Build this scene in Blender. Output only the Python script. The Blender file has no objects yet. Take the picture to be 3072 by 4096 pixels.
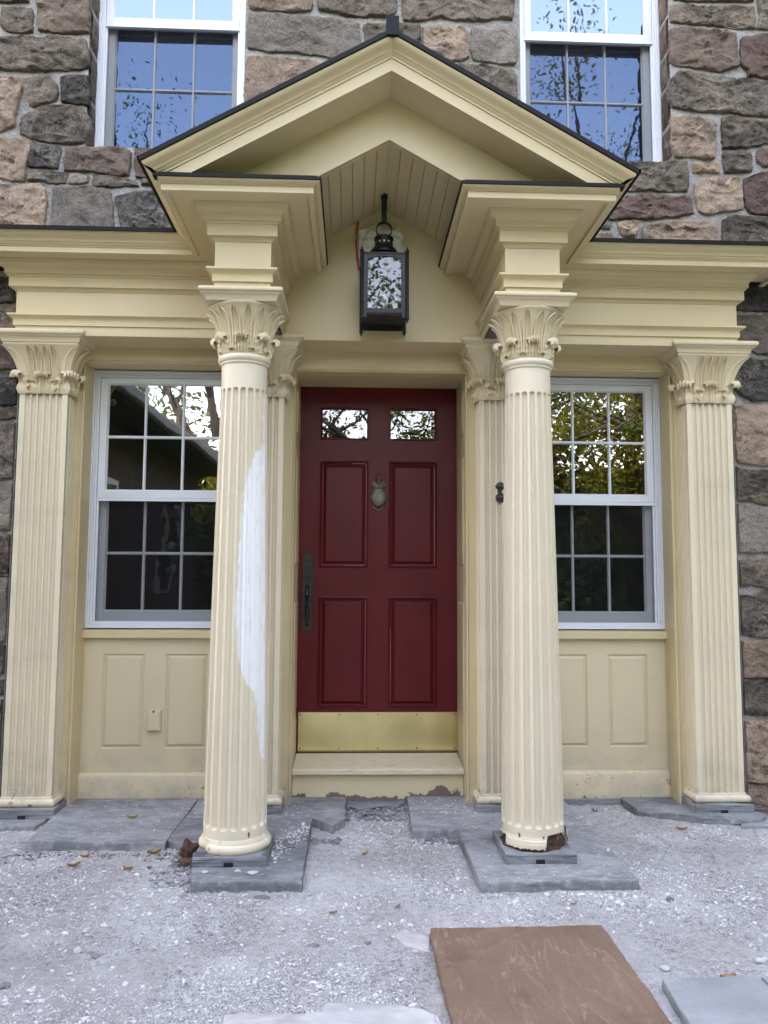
import bpy, math, random
from mathutils import Vector, noise
from math import sin, cos, pi, sqrt, radians

sc = bpy.context.scene
# ------------------------------------------------------------------ camera
cam_d = bpy.data.cameras.new('camera'); cam = bpy.data.objects.new('camera', cam_d)
sc.collection.objects.link(cam); sc.camera = cam
CP = Vector((-0.1414, -4.1428, 1.1456)); YAW, PITCH, ROLL = 0.0397, 0.0856, -0.0051
fwd = Vector((sin(YAW)*cos(PITCH), cos(YAW)*cos(PITCH), sin(PITCH)))
rgt = Vector((cos(YAW), -sin(YAW), 0)); upv = rgt.cross(fwd)
r2 = rgt*cos(ROLL)-upv*sin(ROLL); u2 = upv*cos(ROLL)+rgt*sin(ROLL)
from mathutils import Matrix
cam.matrix_world = Matrix(((r2.x,u2.x,-fwd.x,CP.x),(r2.y,u2.y,-fwd.y,CP.y),(r2.z,u2.z,-fwd.z,CP.z),(0,0,0,1)))
cam_d.sensor_fit = 'VERTICAL'; cam_d.sensor_height = 36.0; cam_d.sensor_width = 27.0
cam_d.lens = 3087.385/4096*36.0
cam_d.clip_start = 0.05; cam_d.clip_end = 500
sc.render.resolution_x = 768; sc.render.resolution_y = 1024
# ------------------------------------------------------------------ world, sun, exposure
SUN_EL, SUN_AZ = radians(50), radians(18)      # sun stands behind the house, a little to the left
w = bpy.data.worlds.new('World'); sc.world = w; w.use_nodes = True
nt = w.node_tree; nt.nodes.clear()
sky = nt.nodes.new('ShaderNodeTexSky'); sky.sky_type = 'NISHITA'; sky.sun_disc = False
sky.sun_elevation = SUN_EL; sky.sun_rotation = -SUN_AZ; sky.dust_density = 0.25; sky.air_density = 1.0; sky.ozone_density = 1.0
hs = nt.nodes.new('ShaderNodeHueSaturation'); hs.inputs['Saturation'].default_value = 0.92
tint = nt.nodes.new('ShaderNodeMix'); tint.data_type='RGBA'; tint.blend_type='MULTIPLY'; tint.inputs[0].default_value=1.0
tint.inputs[7].default_value=(1.37,0.985,0.765,1)
bg = nt.nodes.new('ShaderNodeBackground'); bg.inputs[1].default_value = 0.15
wo = nt.nodes.new('ShaderNodeOutputWorld')
nt.links.new(sky.outputs[0], hs.inputs['Color']); nt.links.new(hs.outputs[0], tint.inputs[6])
nt.links.new(tint.outputs[2], bg.inputs[0]); nt.links.new(bg.outputs[0], wo.inputs[0])
sl = bpy.data.lights.new('sun', 'SUN'); sl.energy = 2.0; sl.angle = radians(0.53); sl.color = (1.0, 0.93, 0.82)
so = bpy.data.objects.new('sun', sl); sc.collection.objects.link(so)
sdir = Vector((-sin(SUN_AZ)*cos(SUN_EL), cos(SUN_AZ)*cos(SUN_EL), sin(SUN_EL)))
so.rotation_euler = sdir.to_track_quat('Z', 'Y').to_euler(); so.location = (0, 10, 12)
sc.view_settings.view_transform = 'Standard'; sc.view_settings.look = 'None'
sc.view_settings.exposure = 4.13; sc.view_settings.gamma = 1.0
try: sc.cycles.max_bounces = 8; sc.cycles.transparent_max_bounces = 12; sc.cycles.glossy_bounces = 4
except Exception: pass
random.seed(11)
# ------------------------------------------------------------------ helpers
def tag(o, label=None, cat=None, group=None, kind=None):
    if label: o['label'] = label
    if cat: o['category'] = cat
    if group: o['group'] = group
    if kind: o['kind'] = kind
    return o
def empty(name, label, cat, loc=(0,0,0), group=None):
    o = bpy.data.objects.new(name, None); sc.collection.objects.link(o); o.location = loc
    o.empty_display_size = .1
    return tag(o, label, cat, group)
def place(o, parent):
    if parent is not None:
        o.parent = parent
        if parent.parent is None: o.location = -Vector(parent.location)
class MB:
    def __init__(s): s.v=[]; s.f=[]
    def add(s, vs, fs):
        n=len(s.v); s.v+= [tuple(p) for p in vs]; s.f+=[tuple(i+n for i in f) for f in fs]; return s
    def box(s, x0,x1,y0,y1,z0,z1):
        return s.add([(x0,y0,z0),(x1,y0,z0),(x1,y1,z0),(x0,y1,z0),(x0,y0,z1),(x1,y0,z1),(x1,y1,z1),(x0,y1,z1)],
          [(0,3,2,1),(4,5,6,7),(0,1,5,4),(1,2,6,5),(2,3,7,6),(3,0,4,7)])
    def grid(s, P, closeu=False, closev=False):   # P[i][j]
        n=len(P); m=len(P[0]); vs=[p for r in P for p in r]; fs=[]
        for i in range(n-1+(1 if closeu else 0)):
            for j in range(m-1+(1 if closev else 0)):
                a=i%n; b=(i+1)%n; c=j%m; d=(j+1)%m
                fs.append((a*m+c, a*m+d, b*m+d, b*m+c))
        return s.add(vs,fs)
    def lathe(s, prof, cx, cy, n=32, a0=0):       # prof (r,z)
        P=[[(cx+r*cos(a0+2*pi*k/n), cy+r*sin(a0+2*pi*k/n), z) for k in range(n)] for r,z in prof]
        return s.grid(P, closev=True)
    def tube(s, pts, r, n=8, caps=True):
        pts=[Vector(p) for p in pts]; R=r if isinstance(r,(list,tuple)) else [r]*len(pts); P=[]
        for i,p in enumerate(pts):
            t=(pts[min(i+1,len(pts)-1)]-pts[max(i-1,0)]).normalized()
            u=t.cross(Vector((0,0,1)));
            if u.length<.05: u=t.cross(Vector((1,0,0)))
            u.normalize(); v=t.cross(u)
            P.append([p+(u*cos(2*pi*k/n)+v*sin(2*pi*k/n))*R[i] for k in range(n)])
        b=len(s.v); s.grid(P, closev=True)
        if caps:
            s.f.append(tuple(b+k for k in range(n))); s.f.append(tuple(b+(len(pts)-1)*n+k for k in reversed(range(n))))
        return s
    def prism(s, poly, d, axis='y'):              # poly 2d (a,b) extruded d=(d0,d1) along axis
        n=len(poly)
        def m(a,b,c): return {'y':(a,c,b),'z':(a,b,c),'x':(c,a,b)}[axis]
        vs=[m(a,b,d[0]) for a,b in poly]+[m(a,b,d[1]) for a,b in poly]
        fs=[tuple(range(n)), tuple(reversed(range(n,2*n)))]+[(i,i+n,(i+1)%n+n,(i+1)%n) for i in range(n)]
        return s.add(vs,fs)
    def build(s, name, mat, parent=None, smooth=35, recalc=True, bevel=0, **kw):
        me=bpy.data.meshes.new(name); me.from_pydata(s.v,[],s.f)
        if recalc:
            import bmesh
            bm=bmesh.new(); bm.from_mesh(me); bmesh.ops.recalc_face_normals(bm, faces=bm.faces)
            if bevel: bmesh.ops.bevel(bm, geom=[e for e in bm.edges if len(e.link_faces)==2 and e.calc_face_angle(0)>.7], offset=bevel, segments=1, affect='EDGES', clamp_overlap=True)
            bm.to_mesh(me); bm.free()
        if smooth:
            me.shade_smooth(); me.set_sharp_from_angle(angle=radians(smooth))
        if mat: me.materials.append(mat)
        o=bpy.data.objects.new(name, me); sc.collection.objects.link(o); place(o,parent)
        for k,v in kw.items(): o[k]=v
        return o
def copy_obj(o, parent, loc=None, scale=None, matrix=None):
    c=o.copy(); sc.collection.objects.link(c); c.parent=parent
    if loc is not None: c.location=loc
    if scale is not None: c.scale=scale
    return c
def sweep(path, prof, closed=False, outward=1):
    """path: plan points; prof: (o,z); mitred at corners; outward side = right of travel when outward=1"""
    n=len(path); P=[]
    for i in range(n):
        p=Vector(path[i]); dirs=[]
        if i>0: dirs.append((p-Vector(path[i-1])).normalized())
        if i<n-1: dirs.append((Vector(path[i+1])-p).normalized())
        ns=[Vector((d.y,-d.x))*outward for d in dirs]
        m=sum(ns,Vector((0,0)))/len(ns); m=m/(m.length_squared)
        P.append([(p.x+m.x*o, p.y+m.y*o, z) for o,z in prof])
    return P
def fbm(x,y,z,s,oc=4): return noise.fractal(Vector((x*s,y*s,z*s)),.6,2.1,oc)
# ------------------------------------------------------------------ materials
def newmat(name):
    m=bpy.data.materials.new(name); m.use_nodes=True; t=m.node_tree; b=t.nodes['Principled BSDF']; return m,t,b
def N(t,typ,**kw):
    n=t.nodes.new(typ)
    for k,v in kw.items():
        if k in ('in_',):
            for a,c in v.items(): n.inputs[a].default_value=c
        else: setattr(n,k,v)
    return n
def coords(t, rnd=False):
    tc=N(t,'ShaderNodeTexCoord'); o=tc.outputs['Object']
    if rnd:
        oi=N(t,'ShaderNodeObjectInfo'); mu=N(t,'ShaderNodeMath',operation='MULTIPLY'); mu.inputs[1].default_value=53.0
        t.links.new(oi.outputs['Random'],mu.inputs[0]); ad=N(t,'ShaderNodeVectorMath',operation='ADD')
        t.links.new(o,ad.inputs[0]); t.links.new(mu.outputs[0],ad.inputs[1]); return ad.outputs[0]
    return o
def noi(t,vec,scale,detail=4,rough=.6,dist=0.0):
    n=N(t,'ShaderNodeTexNoise'); n.inputs['Scale'].default_value=scale; n.inputs['Detail'].default_value=detail
    n.inputs['Roughness'].default_value=rough; n.inputs['Distortion'].default_value=dist
    if vec is not None: t.links.new(vec,n.inputs['Vector'])
    return n.outputs[0]
def ramp(t,fac,stops,interp='LINEAR'):
    r=N(t,'ShaderNodeValToRGB'); r.color_ramp.interpolation=interp; e=r.color_ramp.elements
    while len(e)<len(stops): e.new(.5)
    for i,(p,c) in enumerate(stops):
        e[i].position=p; e[i].color=(c,c,c,1) if isinstance(c,(int,float)) else (*c,1)
    t.links.new(fac,r.inputs[0]); return r.outputs[0]
def mix(t,fac,a,b,blend='MIX'):
    m=N(t,'ShaderNodeMix',data_type='RGBA',blend_type=blend)
    for i,s in ((0,fac),(6,a),(7,b)):
        if isinstance(s,(int,float)): m.inputs[i].default_value=s
        elif isinstance(s,tuple): m.inputs[i].default_value=(*s,1)
        else: t.links.new(s,m.inputs[i])
    return m.outputs[2]
def math_(t,op,a,b=None,c=None):
    m=N(t,'ShaderNodeMath',operation=op)
    for i,s in enumerate((a,b,c)):
        if s is None: continue
        if isinstance(s,(int,float)): m.inputs[i].default_value=s
        else: t.links.new(s,m.inputs[i])
    return m.outputs[0]
def bump(t,b,h,strength=.3,dist=.01):
    n=N(t,'ShaderNodeBump'); n.inputs['Strength'].default_value=strength; n.inputs['Distance'].default_value=dist
    t.links.new(h,n.inputs['Height']); t.links.new(n.outputs[0],b.inputs['Normal']); return n
def mapscale(t,vec,s):
    m=N(t,'ShaderNodeMapping'); m.inputs['Scale'].default_value=s; t.links.new(vec,m.inputs[0]); return m.outputs[0]

def paint(name, col, rough=.45, dirt=.12, bs=.12, grain=True):
    m,t,b=newmat(name); v=coords(t)
    big=noi(t,v,2.2,5); f=ramp(t,big,[(.3,0),(.75,1)])
    c2=tuple(x*(1-dirt) for x in col); c=mix(t,f,col,c2)
    sp=noi(t,v,60,6,.7); sf=ramp(t,sp,[(.68,0),(.8,.35)]); c=mix(t,sf,c,tuple(x*.6 for x in col))
    # grime near the ground
    sx=N(t,'ShaderNodeSeparateXYZ'); t.links.new(v,sx.inputs[0])
    gz=N(t,'ShaderNodeMapRange'); gz.inputs[1].default_value=.32; gz.inputs[2].default_value=.0; t.links.new(sx.outputs[2],gz.inputs[0])
    gn=noi(t,v,9,8,.7); g=math_(t,'MULTIPLY',gz.outputs[0],ramp(t,gn,[(.42,0),(.66,.75)])); c=mix(t,g,c,(.33,.30,.26))
    cz=N(t,'ShaderNodeMapRange'); cz.inputs[1].default_value=.16; cz.inputs[2].default_value=.03; t.links.new(sx.outputs[2],cz.inputs[0])
    ck=math_(t,'MULTIPLY',cz.outputs[0],ramp(t,noi(t,v,19,8,.7),[(.60,0),(.615,1)])); c=mix(t,ck,c,(.15,.10,.08))
    jt=noi(t,mapscale(t,v,(1.3,1.3,6)),1.4,7,.65); c=mix(t,ramp(t,jt,[(.56,0),(.74,.22)]),c,(.36,.31,.22))
    t.links.new(c,b.inputs['Base Color']); b.inputs['Roughness'].default_value=rough
    gr=noi(t,mapscale(t,v,(12,12,3)),6,3) if grain else noi(t,v,90,3)
    bump(t,b,gr,bs,.002); return m
def plain(name,col,rough=.5,metal=0,bs=0,bscale=60,var=.15,vs=8):
    m,t,b=newmat(name); v=coords(t); n=noi(t,v,vs,5)
    c=mix(t,ramp(t,n,[(.3,0),(.7,1)]),col,tuple(x*(1-var) for x in col)); t.links.new(c,b.inputs['Base Color'])
    b.inputs['Roughness'].default_value=rough; b.inputs['Metallic'].default_value=metal
    if bs: bump(t,b,noi(t,v,bscale,5),bs,.004)
    return m
def stone(name,c1,c2,c3,patch=.55,vein=None,rough=.85,squash=(1,1,1)):
    m,t,b=newmat(name); v=coords(t,True); vv=mapscale(t,v,squash)
    n1=noi(t,vv,7,10,.72,.4); c=mix(t,ramp(t,n1,[(.40,0),(.58,1)]),c1,c2)
    n2=noi(t,v,5.5,12,.78,.5); pf=ramp(t,n2,[(patch-.04,0),(patch+.02,.9)]); c=mix(t,pf,c,c3)
    n3=noi(t,v,38,10,.8); c=mix(t,ramp(t,n3,[(.36,.8),(.49,0),(.66,0)]),c,tuple(x*.35 for x in c1))
    c=mix(t,ramp(t,n3,[(.56,0),(.72,.5)]),c,tuple(min(1,x*1.5+.05) for x in c2))
    n4=noi(t,v,130,6,.8); c=mix(t,ramp(t,n4,[(.38,.75),(.48,0)]),c,tuple(x*.3 for x in c1)); c=mix(t,ramp(t,n4,[(.56,0),(.66,.55)]),c,tuple(min(1,x*1.7+.06) for x in c2))
    if vein:
        vn=noi(t,v,11,10,.8,1.5); vf=ramp(t,vn,[(.485,0),(.5,.8),(.515,0)]); 
        vm=noi(t,v,4,3); vf=math_(t,'MULTIPLY',vf,ramp(t,vm,[(.45,0),(.6,1)])); c=mix(t,vf,c,vein)
    hsv=N(t,'ShaderNodeHueSaturation'); oi=N(t,'ShaderNodeObjectInfo')
    hsv.inputs['Saturation'].default_value=.74
    t.links.new(math_(t,'MULTIPLY_ADD',oi.outputs['Random'],.45,.68),hsv.inputs['Value']); t.links.new(c,hsv.inputs['Color'])
    t.links.new(hsv.outputs[0],b.inputs['Base Color']); b.inputs['Roughness'].default_value=rough; b.inputs['Specular IOR Level'].default_value=.25
    h=math_(t,'ADD',noi(t,vv,22,12,.7,.5),math_(t,'MULTIPLY',noi(t,v,110,6,.7),.35)); bump(t,b,h,1.0,.028); return m
CREAM=(.60,.500,.285)
M={}
M['cream']=paint('cream_paint',CREAM,.42)
M['cream_flat']=paint('cream_siding_paint',(.60,.515,.325),.55,grain=False)
M['pale']=paint('pale_cream_paint',(.66,.585,.41),.42,.12)
M['cap']=paint('capital_paint',(.63,.54,.345),.5,.12,.15,False)
M['white']=paint('white_window_paint',(.66,.68,.70),.35,.06,.05,False)
M['door']=plain('dark_red_paint',(.112,.009,.0135),.38,0,.06,40,.30,3)
M['door'].node_tree.nodes['Principled BSDF'].inputs['Specular IOR Level'].default_value=.25
M['brass']=plain('brass',(.86,.74,.36),.24,1,.03,30,.25,5)
M['bronze']=plain('dark_bronze',(.07,.065,.06),.42,.8,.1,80,.5,30)
M['patina']=plain('patina_bronze',(.25,.25,.20),.45,.6,.5,120,.6,25)
M['black']=plain('black_metal',(.018,.018,.02),.42,.3,.05,60,.4,9)
M['flash']=plain('black_metal_flashing',(.010,.009,.009),.6,0,.08,30,.4,6)
M['flash'].node_tree.nodes['Principled BSDF'].inputs['Specular IOR Level'].default_value=.18
M['mortar']=plain('grey_mortar',(.38,.365,.335),.95,0,1,45,.35,14)
for _n in M['mortar'].node_tree.nodes:
    if _n.type=='BUMP': _n.inputs['Distance'].default_value=.02
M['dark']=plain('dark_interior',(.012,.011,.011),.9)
M['rot']=plain('rotten_wood',(.105,.052,.034),.95,0,1,50,.7,25)
M['barewood']=plain('bare_weathered_wood',(.17,.125,.12),.85,0,.6,20,.4,12)
M['rust']=plain('rust_brown',(.30,.10,.035),.8,0,.2,60,.5,40)
M['plastic']=plain('clear_plastic_bag',(.82,.81,.78),.22,0,.5,14,.2,14)
M['pink']=plain('pink_strap',(.42,.03,.12),.4)
M['roof']=plain('dark_roof_shingle',(.05,.045,.045),.8,0,.5,20,.4,6)
def glassmat(name, ior=2.0, wav=.03, tintc=(.6,.62,.62), gc=(.96,.98,1)):
    m,t,b=newmat(name); t.nodes.remove(b); out=[n for n in t.nodes if n.type=='OUTPUT_MATERIAL'][0]
    tr=N(t,'ShaderNodeBsdfTransparent'); tr.inputs[0].default_value=(*tintc,1)
    gl=N(t,'ShaderNodeBsdfGlossy'); gl.inputs['Roughness'].default_value=.012; gl.inputs[0].default_value=(*gc,1)
    fr=N(t,'ShaderNodeFresnel'); fr.inputs[0].default_value=ior
    v=coords(t); bp=N(t,'ShaderNodeBump'); bp.inputs['Strength'].default_value=wav; bp.inputs['Distance'].default_value=.02
    t.links.new(noi(t,v,6,2),bp.inputs['Height']); t.links.new(bp.outputs[0],gl.inputs['Normal'])
    mx=N(t,'ShaderNodeMixShader'); t.links.new(fr.outputs[0],mx.inputs[0]); t.links.new(tr.outputs[0],mx.inputs[1]); t.links.new(gl.outputs[0],mx.inputs[2])
    t.links.new(mx.outputs[0],out.inputs[0]); return m
M['glass']=glassmat('window_glass',3.0,.012)
M['glass_low']=glassmat('storm_glass',1.95,.04)
M['glass_up']=glassmat('upper_sash_glass',3.6,.015,gc=(.46,.60,.84))
M['glass_up_low']=glassmat('upper_lower_sash_glass',3.6,.018,gc=(.34,.50,.78))
M['glass_lite']=glassmat('door_lite_glass',1.95,.012)
M['lglass']=glassmat('lantern_glass',1.72,.006,(.8,.8,.8))
def screenmat(name, cover=.5):
    m,t,b=newmat(name); t.nodes.remove(b); out=[n for n in t.nodes if n.type=='OUTPUT_MATERIAL'][0]
    tr=N(t,'ShaderNodeBsdfTransparent'); df=N(t,'ShaderNodeBsdfDiffuse'); df.inputs[0].default_value=(.02,.02,.022,1)
    mx=N(t,'ShaderNodeMixShader'); mx.inputs[0].default_value=cover
    t.links.new(tr.outputs[0],mx.inputs[1]); t.links.new(df.outputs[0],mx.inputs[2]); t.links.new(mx.outputs[0],out.inputs[0]); return m
M['screen_up']=screenmat('upper_insect_screen',.40)
M['screen']=screenmat('insect_screen_mesh',.38)
S={}
S['dark']=stone('stone_dark_brown',(0.123,0.094,0.061),(0.232,0.179,0.118),(0.065,0.053,0.042),.56,(0.478,0.397,0.278))
S['black']=stone('stone_charcoal',(0.041,0.036,0.032),(0.108,0.094,0.070),(0.189,0.145,0.098),.60,(0.551,0.476,0.341))
S['tan']=stone('stone_tan',(0.435,0.291,0.159),(0.318,0.212,0.123),(0.145,0.105,0.072),.60)
S['darktan']=stone('stone_dark_tan',(0.275,0.192,0.108),(0.159,0.116,0.072),(0.072,0.059,0.047),.52,(0.521,0.410,0.258))
S['brown']=stone('stone_brown',(0.224,0.145,0.087),(0.145,0.105,0.075),(0.348,0.230,0.123),.60)
S['grey']=stone('stone_grey',(0.290,0.244,0.176),(0.210,0.179,0.128),(0.362,0.291,0.185),.62,(0.579,0.476,0.341))
S['greybrown']=stone('stone_grey_brown',(0.275,0.199,0.128),(0.217,0.171,0.118),(0.145,0.119,0.083),.58)
S['red']=stone('stone_reddish',(0.203,0.109,0.072),(0.145,0.090,0.064),(0.261,0.159,0.087),.60)
S['redtan']=stone('stone_pinkish_tan',(0.348,0.220,0.139),(0.246,0.165,0.114),(0.189,0.133,0.093),.60)
S['ochre']=stone('stone_ochre',(0.521,0.345,0.154),(0.362,0.238,0.114),(0.203,0.145,0.083),.64)
STONES=[
('brown',[(-2.102,4.149),(-2.015,4.152),(-1.872,4.159),(-1.874,4.275),(-2.108,4.266)]),
('dark',[(-2.01,4.081),(-2.007,4.017),(-1.988,4.002),(-1.955,3.987),(-1.875,3.986),(-1.846,3.996),(-1.846,4.06),(-1.853,4.122),(-1.945,4.129),(-2.007,4.119)]),
('brown',[(-1.824,4.05),(-1.813,4.001),(-1.764,3.999),(-1.694,3.992),(-1.606,3.993),(-1.554,4.001),(-1.553,4.059),(-1.561,4.268),(-1.835,4.258)]),
('dark',[(-2.084,3.778),(-1.998,3.781),(-1.929,3.776),(-1.824,3.776),(-1.686,3.786),(-1.574,3.795),(-1.544,3.815),(-1.554,3.908),(-1.577,3.964),(-1.721,3.967),(-1.815,3.956),(-1.902,3.962),(-2.006,3.951),(-2.093,3.95)]),
('tan',[(-2.068,3.446),(-1.982,3.44),(-1.918,3.473),(-1.914,3.525),(-1.905,3.562),(-1.894,3.629),(-1.889,3.673),(-1.881,3.729),(-1.962,3.742),(-2.082,3.734)]),
('darktan',[(-1.877,3.677),(-1.857,3.637),(-1.84,3.586),(-1.826,3.579),(-1.782,3.599),(-1.71,3.623),(-1.698,3.661),(-1.707,3.705),(-1.74,3.747),(-1.789,3.749),(-1.88,3.731)]),
('black',[(-1.685,3.68),(-1.679,3.613),(-1.609,3.602),(-1.539,3.599),(-1.535,3.684),(-1.549,3.757),(-1.65,3.759),(-1.693,3.75)]),
('dark',[(-1.885,3.463),(-1.881,3.432),(-1.808,3.404),(-1.721,3.388),(-1.612,3.382),(-1.555,3.396),(-1.528,3.449),(-1.524,3.462),(-1.533,3.529),(-1.566,3.576),(-1.643,3.585),(-1.72,3.593),(-1.781,3.569),(-1.849,3.545),(-1.882,3.518)]),
('tan',[(-2.056,3.196),(-1.971,3.192),(-1.913,3.176),(-1.85,3.177),(-1.845,3.256),(-1.828,3.33),(-1.834,3.394),(-1.895,3.404),(-1.981,3.411),(-2.066,3.409)]),
('black',[(-1.826,3.342),(-1.836,3.257),(-1.756,3.253),(-1.69,3.252),(-1.678,3.304),(-1.675,3.368),(-1.733,3.379),(-1.816,3.385)]),
('brown',[(-1.649,3.241),(-1.572,3.24),(-1.485,3.233),(-1.398,3.217),(-1.323,3.222),(-1.314,3.302),(-1.316,3.351),(-1.346,3.369),(-1.461,3.368),(-1.576,3.362),(-1.657,3.359)]),
('red',[(-1.293,3.272),(-1.283,3.214),(-1.23,3.209),(-1.053,3.278),(-1.055,3.379),(-1.154,3.377),(-1.293,3.363)]),
('dark',[(-1.836,3.178),(-1.77,3.186),(-1.724,3.169),(-1.644,3.174),(-1.634,3.226),(-1.715,3.236),(-1.801,3.233),(-1.832,3.229)]),
('grey',[(-1.624,3.174),(-1.575,3.17),(-1.529,3.18),(-1.528,3.21),(-1.571,3.224),(-1.623,3.22)]),
('dark',[(-1.506,3.162),(-1.454,3.155),(-1.367,3.16),(-1.339,3.167),(-1.267,3.166),(-1.288,3.192),(-1.34,3.197),(-1.427,3.219),(-1.502,3.22)]),
('dark',[(-1.252,3.175),(-1.108,3.173),(-1.109,3.209),(-1.207,3.207),(-1.253,3.202)]),
('tan',[(-2.04,2.86),(-1.737,2.867),(-1.74,2.933),(-1.739,2.987),(-1.732,3.078),(-1.745,3.132),(-1.769,3.161),(-1.855,3.153),(-2.054,3.145)]),
('grey',[(-1.704,3.109),(-1.705,2.988),(-1.706,2.868),(-1.386,2.875),(-1.389,2.941),(-1.398,3.056),(-1.419,3.14),(-1.453,3.151),(-1.569,3.155),(-1.706,3.145)]),
('black',[(-1.362,2.996),(-1.343,2.876),(-1.013,2.884),(-1.015,2.975),(-1.106,3.13),(-1.222,3.139),(-1.309,3.131),(-1.389,3.105)]),
('tan',[(-0.72,4.163),(-0.598,4.16),(-0.469,4.154),(-0.392,4.165),(-0.383,4.216),(-0.39,4.345),(-0.726,4.332)]),
('dark',[(-0.357,4.217),(-0.349,4.171),(-0.287,4.163),(-0.19,4.141),(-0.118,4.141),(0.051,4.15),(0.067,4.181),(0.067,4.362),(-0.356,4.346)]),
('grey',[(-0.728,4.051),(-0.725,3.942),(-0.666,3.936),(-0.604,3.923),(-0.513,3.926),(-0.389,3.918),(-0.332,3.912),(-0.255,3.894),(-0.188,3.907),(-0.126,3.97),(-0.131,4.021),(-0.137,4.102),(-0.19,4.113),(-0.334,4.123),(-0.478,4.126),(-0.622,4.138),(-0.722,4.132)]),
('tan',[(-0.73,3.798),(-0.735,3.697),(-0.73,3.598),(-0.518,3.604),(-0.33,3.761),(-0.317,3.857),(-0.379,3.88),(-0.475,3.884),(-0.618,3.897),(-0.724,3.889)]),
('dark',[(-0.102,3.971),(0.173,3.98),(0.197,4.022),(0.192,4.099),(0.013,4.105),(-0.108,4.093)]),
('greybrown',[(0.097,4.183),(0.107,4.129),(0.174,4.126),(0.306,4.154),(0.369,4.141),(0.466,4.139),(0.638,4.158),(0.691,4.152),(0.702,4.23),(0.701,4.386),(0.094,4.363)]),
('tan',[(0.211,4.033),(0.213,3.956),(0.257,3.932),(0.344,3.909),(0.417,3.909),(0.456,3.928),(0.451,3.99),(0.447,4.066),(0.422,4.099),(0.296,4.1),(0.208,4.089)]),
('grey',[(0.466,3.965),(0.48,3.919),(0.538,3.908),(0.635,3.899),(0.709,3.899),(0.719,3.973),(0.715,4.05),(0.701,4.109),(0.588,4.102),(0.471,4.088)]),
('dark',[(0.344,3.782),(0.391,3.582),(0.633,3.589),(0.711,3.616),(0.716,3.667),(0.715,3.794),(0.703,3.86),(0.611,3.867),(0.489,3.884),(0.383,3.885)]),
('brown',[(1.574,4.306),(1.657,4.294),(2.026,4.307),(2.039,4.438),(1.569,4.42)]),
('darktan',[(1.557,4.218),(1.562,4.171),(1.612,4.168),(1.778,4.159),(1.945,4.147),(2.033,4.15),(2.034,4.196),(2.025,4.27),(1.949,4.276),(1.823,4.272),(1.698,4.263),(1.623,4.28),(1.562,4.262)]),
('dark',[(2.056,4.21),(2.041,4.149),(2.196,4.141),(2.206,4.4),(2.054,4.394),(2.051,4.306)]),
('brown',[(1.55,4.027),(1.554,3.941),(1.576,3.921),(1.646,3.916),(1.749,3.905),(1.832,3.892),(1.895,3.914),(1.929,3.928),(1.924,4.04),(1.918,4.109),(1.86,4.12),(1.735,4.127),(1.611,4.138),(1.554,4.12)]),
('red',[(1.942,4.019),(1.945,3.928),(1.978,3.904),(1.976,3.869),(2.018,3.871),(2.084,3.864),(2.185,3.863),(2.195,4.11),(2.094,4.109),(2.027,4.107),(1.951,4.093)]),
('dark',[(1.536,3.748),(1.553,3.685),(1.639,3.67),(1.762,3.661),(1.886,3.661),(1.989,3.647),(2.076,3.645),(2.176,3.648),(2.184,3.833),(2.083,3.838),(1.955,3.851),(1.81,3.859),(1.686,3.877),(1.596,3.889),(1.54,3.834)]),
('tan',[(1.542,3.467),(1.561,3.402),(1.658,3.405),(1.733,3.393),(1.779,3.397),(1.793,3.48),(1.79,3.563),(1.78,3.61),(1.694,3.628),(1.55,3.627)]),
('darktan',[(1.821,3.534),(1.827,3.46),(1.879,3.459),(1.977,3.47),(2.07,3.494),(2.181,3.503),(2.185,3.604),(2.075,3.613),(1.867,3.637),(1.827,3.629)]),
('dark',[(1.824,3.386),(1.834,3.322),(1.914,3.324),(1.981,3.334),(1.986,3.397),(1.976,3.438),(1.826,3.434)]),
('red',[(2.015,3.391),(2.042,3.363),(2.176,3.366),(2.18,3.464),(2.069,3.461),(2.011,3.451)]),
('ochre',[(1.661,3.32),(1.802,3.321),(1.809,3.35),(1.795,3.371),(1.663,3.373)]),
('dark',[(1.249,3.224),(1.305,3.205),(1.385,3.213),(1.51,3.208),(1.627,3.211),(1.635,3.293),(1.629,3.375),(1.514,3.372),(1.286,3.365),(1.251,3.353)]),
('red',[(1.167,3.106),(1.194,3.046),(1.336,3.055),(1.449,3.055),(1.563,3.069),(1.655,3.092),(1.653,3.118),(1.64,3.185),(1.566,3.18),(1.452,3.186),(1.327,3.177),(1.168,3.146)]),
('tan',[(1.662,3.247),(1.663,3.176),(1.683,3.101),(1.723,3.082),(1.792,3.098),(1.927,3.122),(1.922,3.212),(1.907,3.288),(1.798,3.291),(1.683,3.282)]),
('red',[(1.933,3.207),(1.942,3.125),(1.964,3.099),(2.055,3.093),(2.165,3.096),(2.175,3.343),(2.064,3.334),(1.971,3.302),(1.936,3.289)]),
('ochre',[(1.247,2.998),(1.271,2.955),(1.333,2.951),(1.351,2.983),(1.352,3.035),(1.29,3.042),(1.242,3.027)]),
('tan',[(1.379,2.995),(1.376,2.862),(1.793,2.872),(1.796,2.953),(1.783,2.993),(1.776,3.045),(1.676,3.049),(1.505,3.039),(1.386,3.018)]),
('darktan',[(1.809,3.005),(1.807,2.872),(2.156,2.88),(2.164,3.072),(2.054,3.075),(1.877,3.083),(1.811,3.058)]),
('tan',[(1.096,2.937),(1.05,2.855),(1.275,2.86),(1.237,2.94),(1.176,2.973),(1.131,2.969)]),
('grey',[(1.159,2.996),(1.204,2.994),(1.211,3.032),(1.165,3.028)]),
('black',[(1.823,2.566),(1.903,2.564),(1.97,2.562),(2.218,2.57),(2.225,2.726),(2.04,2.715),(1.905,2.692),(1.826,2.664)]),
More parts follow.
